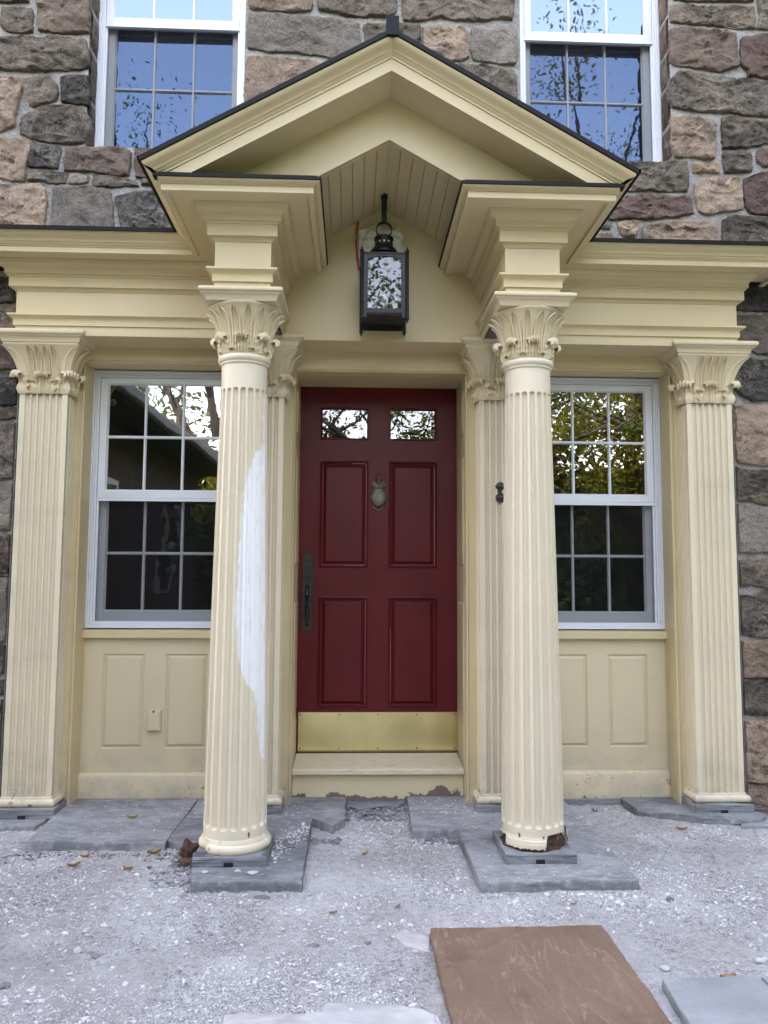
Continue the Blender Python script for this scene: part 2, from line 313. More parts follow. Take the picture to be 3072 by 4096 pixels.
('greybrown',[(1.818,2.402),(1.903,2.363),(1.962,2.338),(2.025,2.329),(2.208,2.328),(2.217,2.55),(2.016,2.546),(1.822,2.529)]),
('black',[(1.823,2.176),(1.867,2.111),(1.932,2.082),(1.998,2.08),(2.198,2.089),(2.206,2.288),(2.007,2.298),(1.934,2.31),(1.833,2.282)]),
('tan',[(1.79,1.782),(1.855,1.754),(1.946,1.742),(1.986,1.739),(2.183,1.741),(2.197,2.056),(1.898,2.058),(1.799,2.05)]),
('darktan',[(1.802,1.556),(1.926,1.551),(1.978,1.535),(2.175,1.537),(2.182,1.709),(1.886,1.718),(1.802,1.73)]),
('grey',[(1.793,1.287),(1.936,1.289),(2.164,1.29),(2.173,1.501),(1.945,1.525),(1.801,1.537)]),
('dark',[(1.804,1.108),(1.896,1.122),(1.979,1.105),(2.179,1.11),(2.185,1.249),(1.984,1.244),(1.901,1.254),(1.809,1.239)]),
('dark',[(1.803,0.875),(1.887,0.862),(1.969,0.855),(2.169,0.855),(2.179,1.096),(1.978,1.092),(1.894,1.067),(1.81,1.067)]),
('tan',[(1.806,0.658),(1.914,0.655),(2.16,0.658),(2.168,0.842),(1.968,0.841),(1.809,0.834)]),
('dark',[(1.807,0.47),(1.954,0.463),(2.152,0.466),(2.159,0.644),(1.961,0.645),(1.806,0.641)]),
('tan',[(1.799,0.144),(1.941,0.133),(2.138,0.136),(2.151,0.442),(1.872,0.439),(1.805,0.43)]),
('redtan',[(1.795,0.042),(1.937,0.028),(2.133,0.03),(2.137,0.116),(1.895,0.127),(1.798,0.121)]),
('greybrown',[(1.793,-0.02),(1.935,-0.034),(2.131,-0.029),(2.133,0.013),(1.937,0.015),(1.794,0.012)]),
('black',[(-2.082,2.523),(-1.871,2.536),(-1.875,2.626),(-1.888,2.662),(-2.089,2.658)]),
('brown',[(-2.076,2.395),(-1.848,2.399),(-1.853,2.519),(-2.082,2.508)]),
('brown',[(-2.065,2.175),(-1.833,2.191),(-1.84,2.363),(-1.898,2.374),(-2.075,2.371)]),
('black',[(-2.056,1.999),(-1.881,2.002),(-1.825,2.008),(-1.823,2.044),(-1.832,2.167),(-2.065,2.167)]),
('darktan',[(-2.053,1.929),(-1.878,1.931),(-1.822,1.944),(-1.824,1.991),(-2.055,1.982)]),
('dark',[(-2.038,1.622),(-1.808,1.641),(-1.817,1.909),(-2.051,1.9)]),
('grey',[(-2.025,1.369),(-1.813,1.377),(-1.813,1.618),(-2.036,1.599)]),
('darktan',[(-2.032,1.145),(-1.809,1.146),(-1.815,1.345),(-2.041,1.343)]),
('grey',[(-2.016,0.83),(-1.816,0.824),(-1.808,0.849),(-1.812,1.137),(-2.031,1.133)]),
('dark',[(-2.008,0.667),(-1.809,0.674),(-1.812,0.805),(-2.014,0.805)]),
('darktan',[(-2.002,0.549),(-1.811,0.574),(-1.811,0.642),(-2.006,0.642)]),
('brown',[(-1.986,0.23),(-1.805,0.235),(-1.813,0.543),(-2.0,0.525)]),
('dark',[(-1.977,0.066),(-1.806,0.065),(-1.807,0.211),(-1.985,0.212)])]
# ================================================================== STONE HOUSE
house = empty('stone_house','fieldstone house front with grey mortar joints, white sash windows and a dark red front door','house',(0,0,0))
mb=MB(); F_=-.243
XO=1.835                                         # outer edge of the recessed entrance front
def wallbox(x0,x1,z0,z1,y1=.35): mb.box(x0,x1,F_,y1,z0,z1)
wallbox(-9,-XO,-.12,2.72); wallbox(XO,7,-.12,2.72)
wallbox(-9,7,2.72,3.375)
for a,b in ((-9,-1.553),(-.735,.735),(1.553,7)): wallbox(a,b,3.375,5.0)
wallbox(-9,7,5.0,6.6)
mb.box(-9,7,.36,.6,2.3,6.6)
wm=mb.build('mortar_wall',M['mortar'],house,smooth=0,recalc=False)
mb=MB(); mb.box(-9,7,.6,8,-.1,6.6); mb.box(-9,-1.85,.35,.6,-.1,2.3); mb.box(1.85,7,.35,.6,-.1,2.3)
mb.build('unseen_house_core',M['mortar'],house,smooth=0)  # unseen house body, added with the roof to block the sun
mb=MB(); mb.prism([(-.75,6.5),(-.75,6.62),(4,10.2),(8.6,6.62),(8.6,6.5)],(-9.4,7.4),'x'); mb.build('roof',M['roof'],house,smooth=0)  # roof out of view, sized to keep sun off the front
# --- fieldstones: each an irregular pillow proud of the mortar
def stone_mesh(poly, kind, seed, side=None):
    k_=kind!='grey'
    pts=[]; n=len(poly)
    for i in range(n):
        a=Vector(poly[i]); b=Vector(poly[(i+1)%n]); k=max(1,int((b-a).length/.016))
        for j in range(k): pts.append(a.lerp(b,j/k))
    L_=len(pts); q_=[]
    for i in range(L_):                            # push the outline out a little and roughen it
        d=pts[(i+1)%L_]-pts[i-1]; nn=Vector((d.y,-d.x)); nn=nn.normalized() if nn.length>1e-6 else nn
        p=pts[i]; q_.append(p+nn*(.0030+.0050*noise.noise(Vector((p.x*30,p.y*30,seed)))+.003*noise.noise(Vector((p.x*80,p.y*80,seed)))))
    pts=q_
    c=sum(pts,Vector((0,0)))/len(pts)
    xs=[p.x for p in pts]; zs=[p.y for p in pts]; sz=min(max(xs)-min(xs),max(zs)-min(zs))
    cx,cz=(max(xs)+min(xs))/2,(max(zs)+min(zs))/2; c=(c+Vector((cx,cz)))/2
    H=.007+.007*min(1,sz/.25)+.005*((seed*37)%10)/10
    rings=[]; e=min(.5,.014/(sz*.5))
    e*=.7
    prof=[(-.0,-.02),(0,.55),(e*.25,.86),(e*.8,.99),(e*1.6,1.02),(e*2.6,1.04)]
    t_=max(e*2.6,.1)
    prof+=[(t_+(.93-t_)*(k+1)/9,1.05) for k in range(9)]
    P=[]
    for t,h in prof:
        r=[]
        for p in pts:
            q=p.lerp(c,t)
            jit=.0055*noise.noise(Vector((p.x*45,p.y*45,seed)))*(1-t) if t<.05 else 0
            d=(q-c); q=q+ (d.normalized()*jit*1.3 if d.length>1e-6 else d)
            f=fbm(q.x,q.y,seed*3.1,6,5)*.011
            rg=1-abs(noise.noise(Vector((q.x*13+seed+q.y*5,q.y*24,seed))))*2; f+=rg*rg*rg*.008*(1 if k_ else 0)
            f+=noise.noise(Vector((q.x*55,q.y*70,seed)))*.0034
            ds,ps=noise.voronoi(Vector((q.x*9+seed*7.7,q.y*15,seed*1.3)))
            hx=noise.cell(ps[0]*3.7)-.5; hz=noise.cell(ps[0]*5.1+Vector((9,2,1)))-.5
            f+=(hx*(q.x*9+seed*7.7-ps[0].x)/9+hz*(q.y*15-ps[0].y)/15)*.16*min(1,(ds[1]-ds[0])*6+.25)*(1 if k_ else .35)
            y=F_-(H*h + (f*min(1,(h-.5)*2.2) if h>.6 else 0)+(.003 if h>.6 else 0))
            r.append((q.x, y if h>0 else F_+.02, q.y))
        P.append([((max(x_,1.839) if x_>0 else min(x_,-1.839)) if (z_<2.6 and abs(x_)<2.3) else x_,y_,z_) for x_,y_,z_ in r])
    m=MB(); m.grid(P,closev=True); base=len(m.v); 
    yc=F_-H*1.04-fbm(c.x,c.y,seed*3.1,7,5)*.010
    m.v.append((c.x,yc,c.y)); L=len(pts); st=(len(P)-1)*L
    for k in range(L): m.f.append((st+k,st+(k+1)%L,base))
    return m
for i,(k,poly) in enumerate(STONES):
    stone_mesh(poly,k,i+1).build('stone',S[k],house,smooth=38)
# stones of the window reveals, turned into the openings (right jamb of right window, left jamb of left window)
random.seed(5)
for sx,zs in ((1,[3.40,3.60,3.83,4.02,4.22,4.45]),(-1,[3.38,3.66,3.93,4.15,4.42])):
    for z0,z1 in zip(zs[:-1],zs[1:]):
        m=MB(); x=1.5505*sx; P=[]
        for i in range(7):
            r=[]
            for j in range(6):
                u=i/6; v_=j/5; zz=z0+.012+(z1-z0-.026)*u; yy=F_+.0+.118*v_
                e=min(u,1-u,v_+.3,1-v_)*6; d=.012*min(1,e)+.004*noise.noise(Vector((zz*20,yy*20,z0*9)))
                r.append((x-sx*d,yy,zz))
            P.append(r)
        m.grid(P).build('stone',S[random.choice(['dark','brown','darktan','red'])],house,smooth=50)
random.seed(9)
# stones out of sight from the front: behind the hood, over the windows
BB=[(min(p[0] for p in q),max(p[0] for p in q),min(p[1] for p in q),max(p[1] for p in q)) for _,q in STONES]
BB+=[(.725,1.565,3.35,5.0),(-1.565,-.725,3.35,5.0),(-1.845,1.845,-1,2.72)]
def hits(a,b,c,d): return any(a<B_[1]-.004 and b>B_[0]+.004 and c<B_[3]-.004 and d>B_[2]+.004 for B_ in BB)
z=-.05
while z<6.45:
    h=random.choice([.10,.13,.17,.21]) if z<4.9 else random.choice([.17,.21,.25]); x=-3.6+random.uniform(0,.1); xe=3.6
    while x<xe-.07:
        if hits(x,x+.07,z,z+h): x+=.012; continue
        L=.07; Lm=random.uniform(.16,.42)
        while L<Lm and x+L<xe and not hits(x,x+L+.012,z,z+h): L+=.012
        if L>=.09:
            j=lambda: random.uniform(-.009,.009); a=.011
            stone_mesh([(x+a,z+a+j()),(x+L/2,z+a+j()),(x+L-a,z+a+j()),(x+L-a+j(),z+h-a+j()),(x+L/2,z+h-a+j()),(x+a+j(),z+h-a)],'',random.randint(80,999)).build('stone',S[random.choice(['dark','brown','tan','grey','darktan','greybrown','red'])],house,smooth=38)
        x+=L+.004
    z+=h+.004
# ------------------------------------------------------------------ windows
def ring_frame(mb,x0,x1,z0,z1,wd,y0,y1):        # four mitred bars
    for (a,b,c,d) in (((x0,z0),(x1,z0),(x1-wd,z0+wd),(x0+wd,z0+wd)),((x1,z0),(x1,z1),(x1-wd,z1-wd),(x1-wd,z0+wd)),((x1,z1),(x0,z1),(x0+wd,z1-wd),(x1-wd,z1-wd)),((x0,z1),(x0,z0),(x0+wd,z0+wd),(x0+wd,z1-wd))):
        mb.prism([a,b,c,d],(y0,y1),'y')
def window(x0,x1,z0,z1,zm,yf,glass_u,glass_l,label,screen=True,lower_proud=0.0):
    """double-hung sash window; yf = front plane of the frame; zm = bottom of the upper sash"""
    fr=MB(); W=.030
    ring_frame(fr,x0,x1,z0,z1,.012,yf-.004,yf+.10)
    ring_frame(fr,x0+.012,x1-.012,z0+.012,z1-.012,.010,yf+.004,yf+.10)
    ring_frame(fr,x0+.022,x1-.022,z0+.022,z1-.022,.012,yf+.010,yf+.10)
    root=fr.build('window',M['white'],house,smooth=0,bevel=.0015,label=label)
    a,b=x0+.036,x1-.036
    # upper sash, forward
    def sash(za,zb,y,st,bot,top,mat,gm,nm):
        s=MB(); s.box(a,a+st,y,y+.035,za,zb); s.box(b-st,b,y,y+.035,za,zb); s.box(a+st,b-st,y+.001,y+.035,zb-top,zb); s.box(a+st,b-st,y+.001,y+.035,za,za+bot)
        # glazing bevel
        gx0,gx1,gz0,gz1=a+st,b-st,za+bot,zb-top
        for q,(d0,d1) in enumerate(((.0,.007),)):
            for (p1,p2,p3,p4) in (((gx0,gz0),(gx1,gz0),(gx1-d1,gz0+d1),(gx0+d1,gz0+d1)),((gx1,gz0),(gx1,gz1),(gx1-d1,gz1-d1),(gx1-d1,gz0+d1)),((gx1,gz1),(gx0,gz1),(gx0+d1,gz1-d1),(gx1-d1,gz1-d1)),((gx0,gz1),(gx0,gz0),(gx0+d1,gz0+d1),(gx0+d1,gz1-d1))):
                yy=(y+.004,y+.004,y+.018,y+.018)
                s.add([(p[0],yv,p[1]) for p,yv in zip((p1,p2,p3,p4),yy)],[(0,1,2,3)])
        s.build(nm,mat,root,smooth=0,bevel=.0012,recalc=True)
        mw=.017
        for i in (1,2):
            xm=gx0+(gx1-gx0)*i/3; m=MB()
            m.prism([(xm-mw/2,y+.02),(xm-mw/2+.004,y+.008),(xm+mw/2-.004,y+.008),(xm+mw/2,y+.02)],(gz0,gz1),'z'); m.build('muntin',mat,root,smooth=0)
        zc=(gz0+gz1)/2; m=MB(); m.prism([(y+.0195,zc-mw/2),(y+.0075,zc-mw/2+.004),(y+.0075,zc+mw/2-.004),(y+.0195,zc+mw/2)],(gx0,gx1),'x'); m.build('muntin',mat,root,smooth=0)
        for i in range(3):
            for j in range(2):
                xa=gx0+(gx1-gx0)*i/3; xb=gx0+(gx1-gx0)*(i+1)/3; za_=gz0 if j==0 else zc; zb_=zc if j==0 else gz1
                g=MB(); t=random.uniform(-.0012,.0012); u=random.uniform(-.0012,.0012)
                g.add([(xa,y+.019+t,za_),(xb,y+.019-t,za_),(xb,y+.019-t+u,zb_),(xa,y+.019+t+u,zb_)],[(0,1,2,3)]); g.build('pane',gm,root,smooth=0,recalc=False)
    sash(zm,z1-.036,yf+.014,.038,.040,.030,M['white'],glass_u,'upper_sash')
    sash(z0+.030,zm+.045,yf+.055,.040,.056,.030,M['white'],glass_l,'lower_sash')
    if screen:
        m=MB(); m.add([(a,yf+.03,z0+.03),(b,yf+.03,z0+.03),(b,yf+.03,zm-.012),(a,yf+.03,zm-.012)],[(0,1,2,3)]); m.build('insect_screen',M['screen' if z0<2 else 'screen_up'],root,smooth=0,recalc=False)
        f=MB(); f.box(a-.006,b+.006,yf+.012,yf+.034,zm-.016,zm-.001); f.box(a-.006,a+.008,yf+.022,yf+.036,z0+.03,zm-.016); f.box(b-.008,b+.006,yf+.022,yf+.036,z0+.03,zm-.016); f.box(a,b,yf+.022,yf+.036,z0+.026,z0+.034); f.build('screen_frame',M['white'],root,smooth=0)
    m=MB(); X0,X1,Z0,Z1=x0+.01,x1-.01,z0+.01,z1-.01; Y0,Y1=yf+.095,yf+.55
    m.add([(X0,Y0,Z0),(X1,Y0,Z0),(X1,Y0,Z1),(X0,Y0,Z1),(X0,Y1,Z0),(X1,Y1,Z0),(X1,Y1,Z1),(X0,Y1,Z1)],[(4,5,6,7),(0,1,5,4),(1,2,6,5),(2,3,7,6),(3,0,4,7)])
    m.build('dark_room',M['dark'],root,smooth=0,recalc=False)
    return root
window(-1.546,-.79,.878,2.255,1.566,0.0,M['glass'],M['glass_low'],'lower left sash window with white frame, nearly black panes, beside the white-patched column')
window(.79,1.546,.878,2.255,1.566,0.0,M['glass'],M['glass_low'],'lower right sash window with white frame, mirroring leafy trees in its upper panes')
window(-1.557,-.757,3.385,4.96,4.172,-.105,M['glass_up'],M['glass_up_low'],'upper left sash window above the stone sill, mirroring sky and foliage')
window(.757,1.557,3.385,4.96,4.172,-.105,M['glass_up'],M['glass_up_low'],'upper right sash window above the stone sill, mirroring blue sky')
# ------------------------------------------------------------------ door
dz0,dz1,DY=.183,2.247,.255
panels=[(-.333,-.056,1.205,1.815),(.060,.337,1.205,1.815),(-.331,-.056,.422,1.042),(.060,.335,.422,1.042)]
lites=[(-.323,-.071,1.950,2.114),(.069,.321,1.950,2.114)]
m=MB(); xs=[-.462,-.334,-.056,.060,.337,.462]; zs=[dz0,.422,1.042,1.205,1.815,1.939,2.126,dz1]
for i in range(5):
    for j in range(7):
        if i in (1,3) and j in (1,3,5): continue
        m.add([(xs[i],DY,zs[j]),(xs[i+1],DY,zs[j]),(xs[i+1],DY,zs[j+1]),(xs[i],DY,zs[j+1])],[(0,1,2,3)])
m.add([(-.462,DY,dz0),(.462,DY,dz0),(.462,DY+.045,dz0),(-.462,DY+.045,dz0)],[(0,1,2,3)])
door=m.build('door',M['door'],house,smooth=0,recalc=False,label='dark red panelled front door with brass kick plate and pineapple knocker')
def rect_rings(m,rings):                          # list of (x0,x1,z0,z1,y)
    P=[[(a,y,c),(b,y,c),(b,y,d),(a,y,d)] for a,b,c,d,y in rings]; m.grid(P,closev=True); n=len(m.v); m.f.append((n-4,n-3,n-2,n-1))
for a,b,c,d in [(xs[1],xs[2],zs[3],zs[4]),(xs[3],xs[4],zs[3],zs[4]),(xs[1],xs[2],zs[1],zs[2]),(xs[3],xs[4],zs[1],zs[2])]:
    m=MB(); i=lambda k,y:(a+k,b-k,c+k,d-k,DY+y)
    rect_rings(m,[i(0,0),i(0,-.006),i(.006,-.009),i(.011,-.003),i(.012,.015),i(.020,.016),i(.037,.006),i(.0375,.001)])
    m.build('door_panel',M['door'],door,smooth=0,recalc=False)
for a,b,c,d in [(xs[1],xs[2],zs[5],zs[6]),(xs[3],xs[4],zs[5],zs[6])]:
    m=MB(); P=[[(q,DY+y,r) for q,r in ((a+k,c+k),(b-k,c+k),(b-k,d-k),(a+k,d-k))] for k,y in ((0,0),(0,-.007),(.006,-.008),(.010,.004),(.011,.012))]
    m.grid(P,closev=True); m.build('lite_molding',M['door'],door,smooth=0,recalc=False)
    m=MB(); m.add([(a+.01,DY+.012,c+.01),(b-.01,DY+.012,c+.01),(b-.01,DY+.012,d-.01),(a+.01,DY+.012,d-.01)],[(0,1,2,3)]); m.build('door_lite',M['glass_lite'],door,smooth=0,recalc=False)
    m=MB(); m.box(a,b,DY+.05,DY+.06,c,d); m.build('lite_backing',M['dark'],door,smooth=0)
m=MB(); m.box(-.439,.450,DY-.003,DY-.0005,.188,.399); kp=m.build('kick_plate',M['brass'],door,smooth=0)
for i in range(5):
    for z in (.202,.386):
        m=MB(); m.box(-.428+i*.2165-.003,-.428+i*.2165+.003,DY-.005,DY-.003,z-.003,z+.003); m.build('screw',M['black'],door,smooth=0)
for a,b,c,d in ((-.0695,-.0682,1.25,1.80),(-.150,-.0695,1.8015,1.803),(-.19,-.075,1.217,1.2182),(.3235,.3245,1.22,1.78),(-.0695,-.0685,.45,1.03),(.0725,.0735,.46,.86)):
    m=MB(); m.box(a,b,DY+.0005,DY+.014,c,d); m.build('bare_edge',plain('bare_pale_edge',(.55,.42,.38),.7) if 'bare_pale_edge' not in bpy.data.materials else bpy.data.materials['bare_pale_edge'],door,smooth=0)
# handle plate, rounded ends
def yplate(m,cx,z0,z1,r,y0,y1,n=14):
    poly=[(cx+r*cos(pi*k/n),z1-r+r*sin(pi*k/n)) for k in range(n+1)]+[(cx+r*cos(pi+pi*k/n),z0+r+r*sin(pi+pi*k/n)) for k in range(n+1)]
    m.prism(poly,(y0,y1),'y')
m=MB(); yplate(m,-.3965,.844,1.285,.030,DY-.006,DY-.0004); hp=m.build('handle_plate',M['bronze'],door,smooth=40,bevel=.001)
m=MB(); 
m.add(*(lambda q:(q.v,q.f))(MB().prism([(-.3965+.018*cos(2*pi*k/20),1.228+.018*sin(2*pi*k/20)) for k in range(20)],(DY-.014,DY-.006),'y')))
m.add(*(lambda q:(q.v,q.f))(MB().prism([(-.3965+.008*cos(2*pi*k/12),1.226+.008*sin(2*pi*k/12)) for k in range(12)],(DY-.017,DY-.014),'y')))
m.box(-.3975,-.3955,DY-.0178,DY-.017,1.220,1.228)
m.build('lock_cylinder',M['bronze'],door,smooth=40)
m=MB(); m.tube([(-.397,DY-.004,1.098),(-.397,DY-.03,1.096),(-.397,DY-.046,1.082),(-.3965,DY-.056,1.05),(-.396,DY-.052,.98),(-.3955,DY-.045,.92),(-.395,DY-.038,.893),(-.395,DY-.018,.883),(-.395,DY-.004,.882)],[.009,.009,.0105,.012,.0125,.0095,.008,.0075,.009],12); m.build('door_handle',M['bronze'],door,smooth=60)
m=MB(); m.prism([(-.41,1.108),(-.384,1.108),(-.388,1.098),(-.397,1.094),(-.406,1.098)],(DY-.028,DY-.006),'y'); m.build('thumb_latch',M['bronze'],door,smooth=0,bevel=.002)
# pineapple knocker
def ysurf(fn,nu,nv,mat,name):
    P=[[fn(i/(nu-1),j/(nv-1)) for j in range(nv)] for i in range(nu)]; m=MB(); m.grid(P); return m.build(name,mat,door,smooth=70)
def body(u,v):
    # u: 0..1 bottom->top, v: across half turn towards camera
    z=1.556+.099*u; r=.0495*(max(0,sin(pi*(u*.80+.07)))**.6)*(1-.12*u) if 0<u<1 else (.030 if u>=1 else .02)
    a=pi*v; cr=sin(10*(u*2.0+v*1.2)*.9)*sin(10*(u*2.0-v*1.2)*.9)
    return (.0015-r*cos(a), DY-.004-.022*sin(a)*min(1,r/.035)-.0035*abs(cr), z)
ysurf(body,26,34,M['patina'],'knocker_fruit')
def leafm(m,bx,bz,ang,L,wd,y,thick=.006):
    P=[]
    for i in range(9):
        t=i/8; w=wd*sin(pi*min(1,(t*.9+.1)))**.7*(1 if t<1 else 0); row=[]
        for s in (-1,-.5,0,.5,1):
            px=L*t; py=w*s; row.append((bx+px*cos(ang)-py*sin(ang), y-thick*(1-s*s)*sin(pi*min(1,t*.85+.12))-.002*(1-abs(s)), bz+px*sin(ang)+py*cos(ang)))
        P.append(row)
    m.grid(P)
m=MB()
for ang,L,wd,bz in ((pi/2+.35,.050,.008,1.695),(pi/2-.35,.050,.008,1.695),(pi/2+.95,.050,.010,1.672),(pi/2-.95,.050,.010,1.672),(pi/2+1.3,.048,.009,1.668),(pi/2-1.3,.048,.009,1.668),(pi/2+1.55,.036,.008,1.662),(pi/2-1.55,.036,.008,1.662)): leafm(m,.0015,bz,ang,L,wd,DY-.006)
m.build('knocker_leaves',M['patina'],door,smooth=60)
m=MB(); leafm(m,.0015,1.682,pi/2,.066,.0115,DY-.014,.012); m.build('knocker_crown',M['brass'],door,smooth=60)
m=MB()
for sx in (-1,1):
    m.tube([(.0015+sx*.030,DY-.005,1.556),(.0015+sx*.026,DY-.008,1.546),(.0015+sx*.016,DY-.008,1.541),(.0015+sx*.010,DY-.008,1.548),(.0015+sx*.014,DY-.008,1.552)],.0028,6); m.tube([(.0015+sx*.016,DY-.007,1.541),(.0015+sx*.009,DY-.008,1.535),(.0015,DY-.008,1.529)],.003,6)
m.build('knocker_scroll',M['patina'],door,smooth=60)
# ------------------------------------------------------------------ threshold, riser
def peelmat():
    m,t,b=newmat('peeling_cream_paint'); v=coords(t); sx=N(t,'ShaderNodeSeparateXYZ'); t.links.new(v,sx.inputs[0])
    n=noi(t,v,5,9,.62,.3); h=math_(t,'MULTIPLY_ADD',sx.outputs[2],-7.5,.17); f=math_(t,'ADD',math_(t,'MULTIPLY',n,1.95),h)
    pf=ramp(t,f,[(.985,0),(1.0,1)]); sp=noi(t,v,26,6,.7); sf=ramp(t,sp,[(.66,0),(.72,.7)])
    c=mix(t,sf,(.60,.53,.33),(.42,.38,.30)); c=mix(t,pf,c,(.17,.12,.105)); t.links.new(c,b.inputs['Base Color'])
    b.inputs['Roughness'].default_value=.6; bump(t,b,math_(t,'SUBTRACT',math_(t,'MULTIPLY',sp,.3),pf),.5,.004); return m
M['peel']=peelmat()
def sillmat():
    m,t,b=newmat('worn_sill_paint'); v=coords(t); n=noi(t,mapscale(t,v,(6,25,25)),3,8,.7); c=mix(t,ramp(t,n,[(.54,0),(.62,1)]),(.63,.56,.38),(.52,.48,.39))
    c=mix(t,ramp(t,noi(t,mapscale(t,v,(5,60,60)),2,6,.7),[(.615,0),(.625,1)]),c,(.30,.28,.25)); t.links.new(c,b.inputs['Base Color']); b.inputs['Roughness'].default_value=.6
    bump(t,b,n,.5,.004); return m
M['sill']=sillmat()
m=MB(); m.prism([(-.035,.128),(-.035,.152),(-.028,.157),(.255,.181),(.255,.128)],(-.447,.447),'x'); m.build('door_sill',M['sill'],house,smooth=0,bevel=.002)
m=MB(); m.box(-.447,.447,-.008,.02,-.02,.129); m.build('riser_board',M['peel'],house,smooth=0)
m=MB(); m.box(-.447,.447,.235,.262,.179,.186); m.build('metal_threshold',M['bronze'],house,smooth=0)
# ================================================================== ENTRANCE PORTICO
portico = empty('entrance_portico','cream painted entrance portico with gabled hood, fluted columns and pilasters','portico',(0,0,0))
CX,CY=.617,-.843                                  # column axis
# --- recessed wainscot, casings
def raised_wall(x0,x1,label=None):
    sgn=1 if x0>0 else -1
    ps=sorted([tuple(sorted((sgn*a,sgn*b))) for a,b in ((.902,1.115),(1.228,1.441))]) if x0>0 else sorted([tuple(sorted((-a,-b))) for a,b in ((.902,1.115),(1.228,1.441))])
    m=MB(); X=[x0,ps[0][0],ps[0][1],ps[1][0],ps[1][1],x1]; Z=[0,.259,.744,.83]
    for i in range(5):
        for j in range(3):
            if i in (1,3) and j==1: continue
            m.add([(X[i],0,Z[j]),(X[i+1],0,Z[j]),(X[i+1],0,Z[j+1]),(X[i],0,Z[j+1])],[(0,1,2,3)])
    w_=m.build('panel_wall',M['cream_flat'],portico,smooth=0,recalc=False)
    for a,b in ps:
        m=MB(); i=lambda k,y:(a+k,b-k,.259+k,.744-k,y)
        rect_rings(m,[i(0,0),i(.0,.005),i(.005,.009),i(.008,.009),i(.020,.002),i(.021,-.001)]); m.build('raised_panel',M['cream_flat'],w_,smooth=0,recalc=False)
    m=MB(); m.prism([(-.001,-.01),(-.018,-.01),(-.018,.120),(-.014,.128),(-.006,.135),(.0,.137)],(x0,x1),'x'); m.build('baseboard',M['cream_flat'],w_,smooth=30)
raised_wall(-1.552,-.74); raised_wall(.74,1.552)
for s in (-1,1):
    a,b=sorted((s*.74,s*1.566))
    m=MB(); m.box(a,b,-.030,.02,.828,.866); m.prism([(.0,.866),(-.030,.866),(.01,.872),(.02,.872)],(a,b),'x'); m.build('window_sill',M['cream'],portico,smooth=0,bevel=.003)
    # casing beside the outer pilaster: flat board with two beads, and its return to the window
    xa=s*1.540
    m=MB(); prof=[(s*1.543,.03),(s*1.541,-.128),(s*1.543,-.139),(s*1.549,-.143),(s*1.555,-.139),(s*1.557,-.134),(s*1.562,-.134),(s*1.566,-.141),(s*1.60,-.141)]
    m.grid([[(x,y,z) for x,y in prof] for z in (.0,2.262)]); m.build('casing',M['cream'],portico,smooth=40,recalc=False)
    m=MB(); prof=[(s*.775,.03),(s*.775,-.141),(s*.745,-.141)]
    m.grid([[(x,y,z) for x,y in prof] for z in (.0,2.262)]); m.build('casing',M['cream'],portico,smooth=0,recalc=False)
    # head board over the window
    a,b=sorted((s*.74,s*1.60))
    m=MB(); m.prism([(.03,2.262),(-.130,2.256),(-.139,2.259),(-.141,2.264),(-.137,2.272),(-.141,2.276),(-.141,2.36),(.03,2.36)],(a,b),'x'); m.build('head_board',M['cream'],portico,smooth=40)
    # door casing and jamb
    m=MB(); prof=[(s*.452,.27),(s*.447,-.126),(s*.449,-.139),(s*.454,-.143),(s*.459,-.138),(s*.461,-.141),(s*.503,-.141)]
    m.grid([[(x,y,z) for x,y in prof] for z in (-.0,2.235)]); m.build('door_jamb',M['cream'],portico,smooth=40,recalc=False)
    for z0,z1 in ((.20,.395),(.43,1.02),(1.215,1.80),(1.915,2.15)):
        m=MB(); P=[[(s*(.4505+.003-d*1.0),yy,zz) for yy,zz in ((-.06+k,z0+k),(.16-k,z0+k),(.16-k,z1-k),(-.06+k,z1-k))] for k,d in ((0,.003),(.012,.011),(.02,.011))]
        m.grid(P,closev=True); n=len(m.v); m.f.append((n-4,n-3,n-2,n-1)); m.build('jamb_panel',M['cream'],portico,smooth=0,recalc=True)
m=MB(); m.prism([(.27,2.247),(-.126,2.229),(-.139,2.231),(-.143,2.236),(-.138,2.241),(-.141,2.243),(-.141,2.36),(.27,2.36)],(-.503,.503),'x'); m.build('door_head',M['cream'],portico,smooth=40)
for a,b in ((-.33,-.06),(.06,.33)):
    m=MB(); P=[[(xx,yy,2.2375+.0008*0-d+(yy+.14)*.045) for xx,yy in ((a+k,-.06+k),(b-k,-.06+k),(b-k,.15-k),(a+k,.15-k))] for k,d in ((0,.002),(.012,.010),(.02,.010))]
    m.grid(P,closev=True); n=len(m.v); m.f.append((n-4,n-3,n-2,n-1)); m.build('head_panel',M['cream'],portico,smooth=0)
# --- gable wall over the door and soffit under the entablatures
m=MB(); m.prism([(-.52,2.339),(.52,2.339),(.52,2.76),(0,3.06),(-.52,2.76)],(-.332,-.28),'y'); m.build('gable_wall',M['cream'],portico,smooth=0)
m=MB(); m.box(-1.80,1.80,-.330,-.10,2.3405,2.352); m.build('soffit_board',M['cream'],portico,smooth=0)
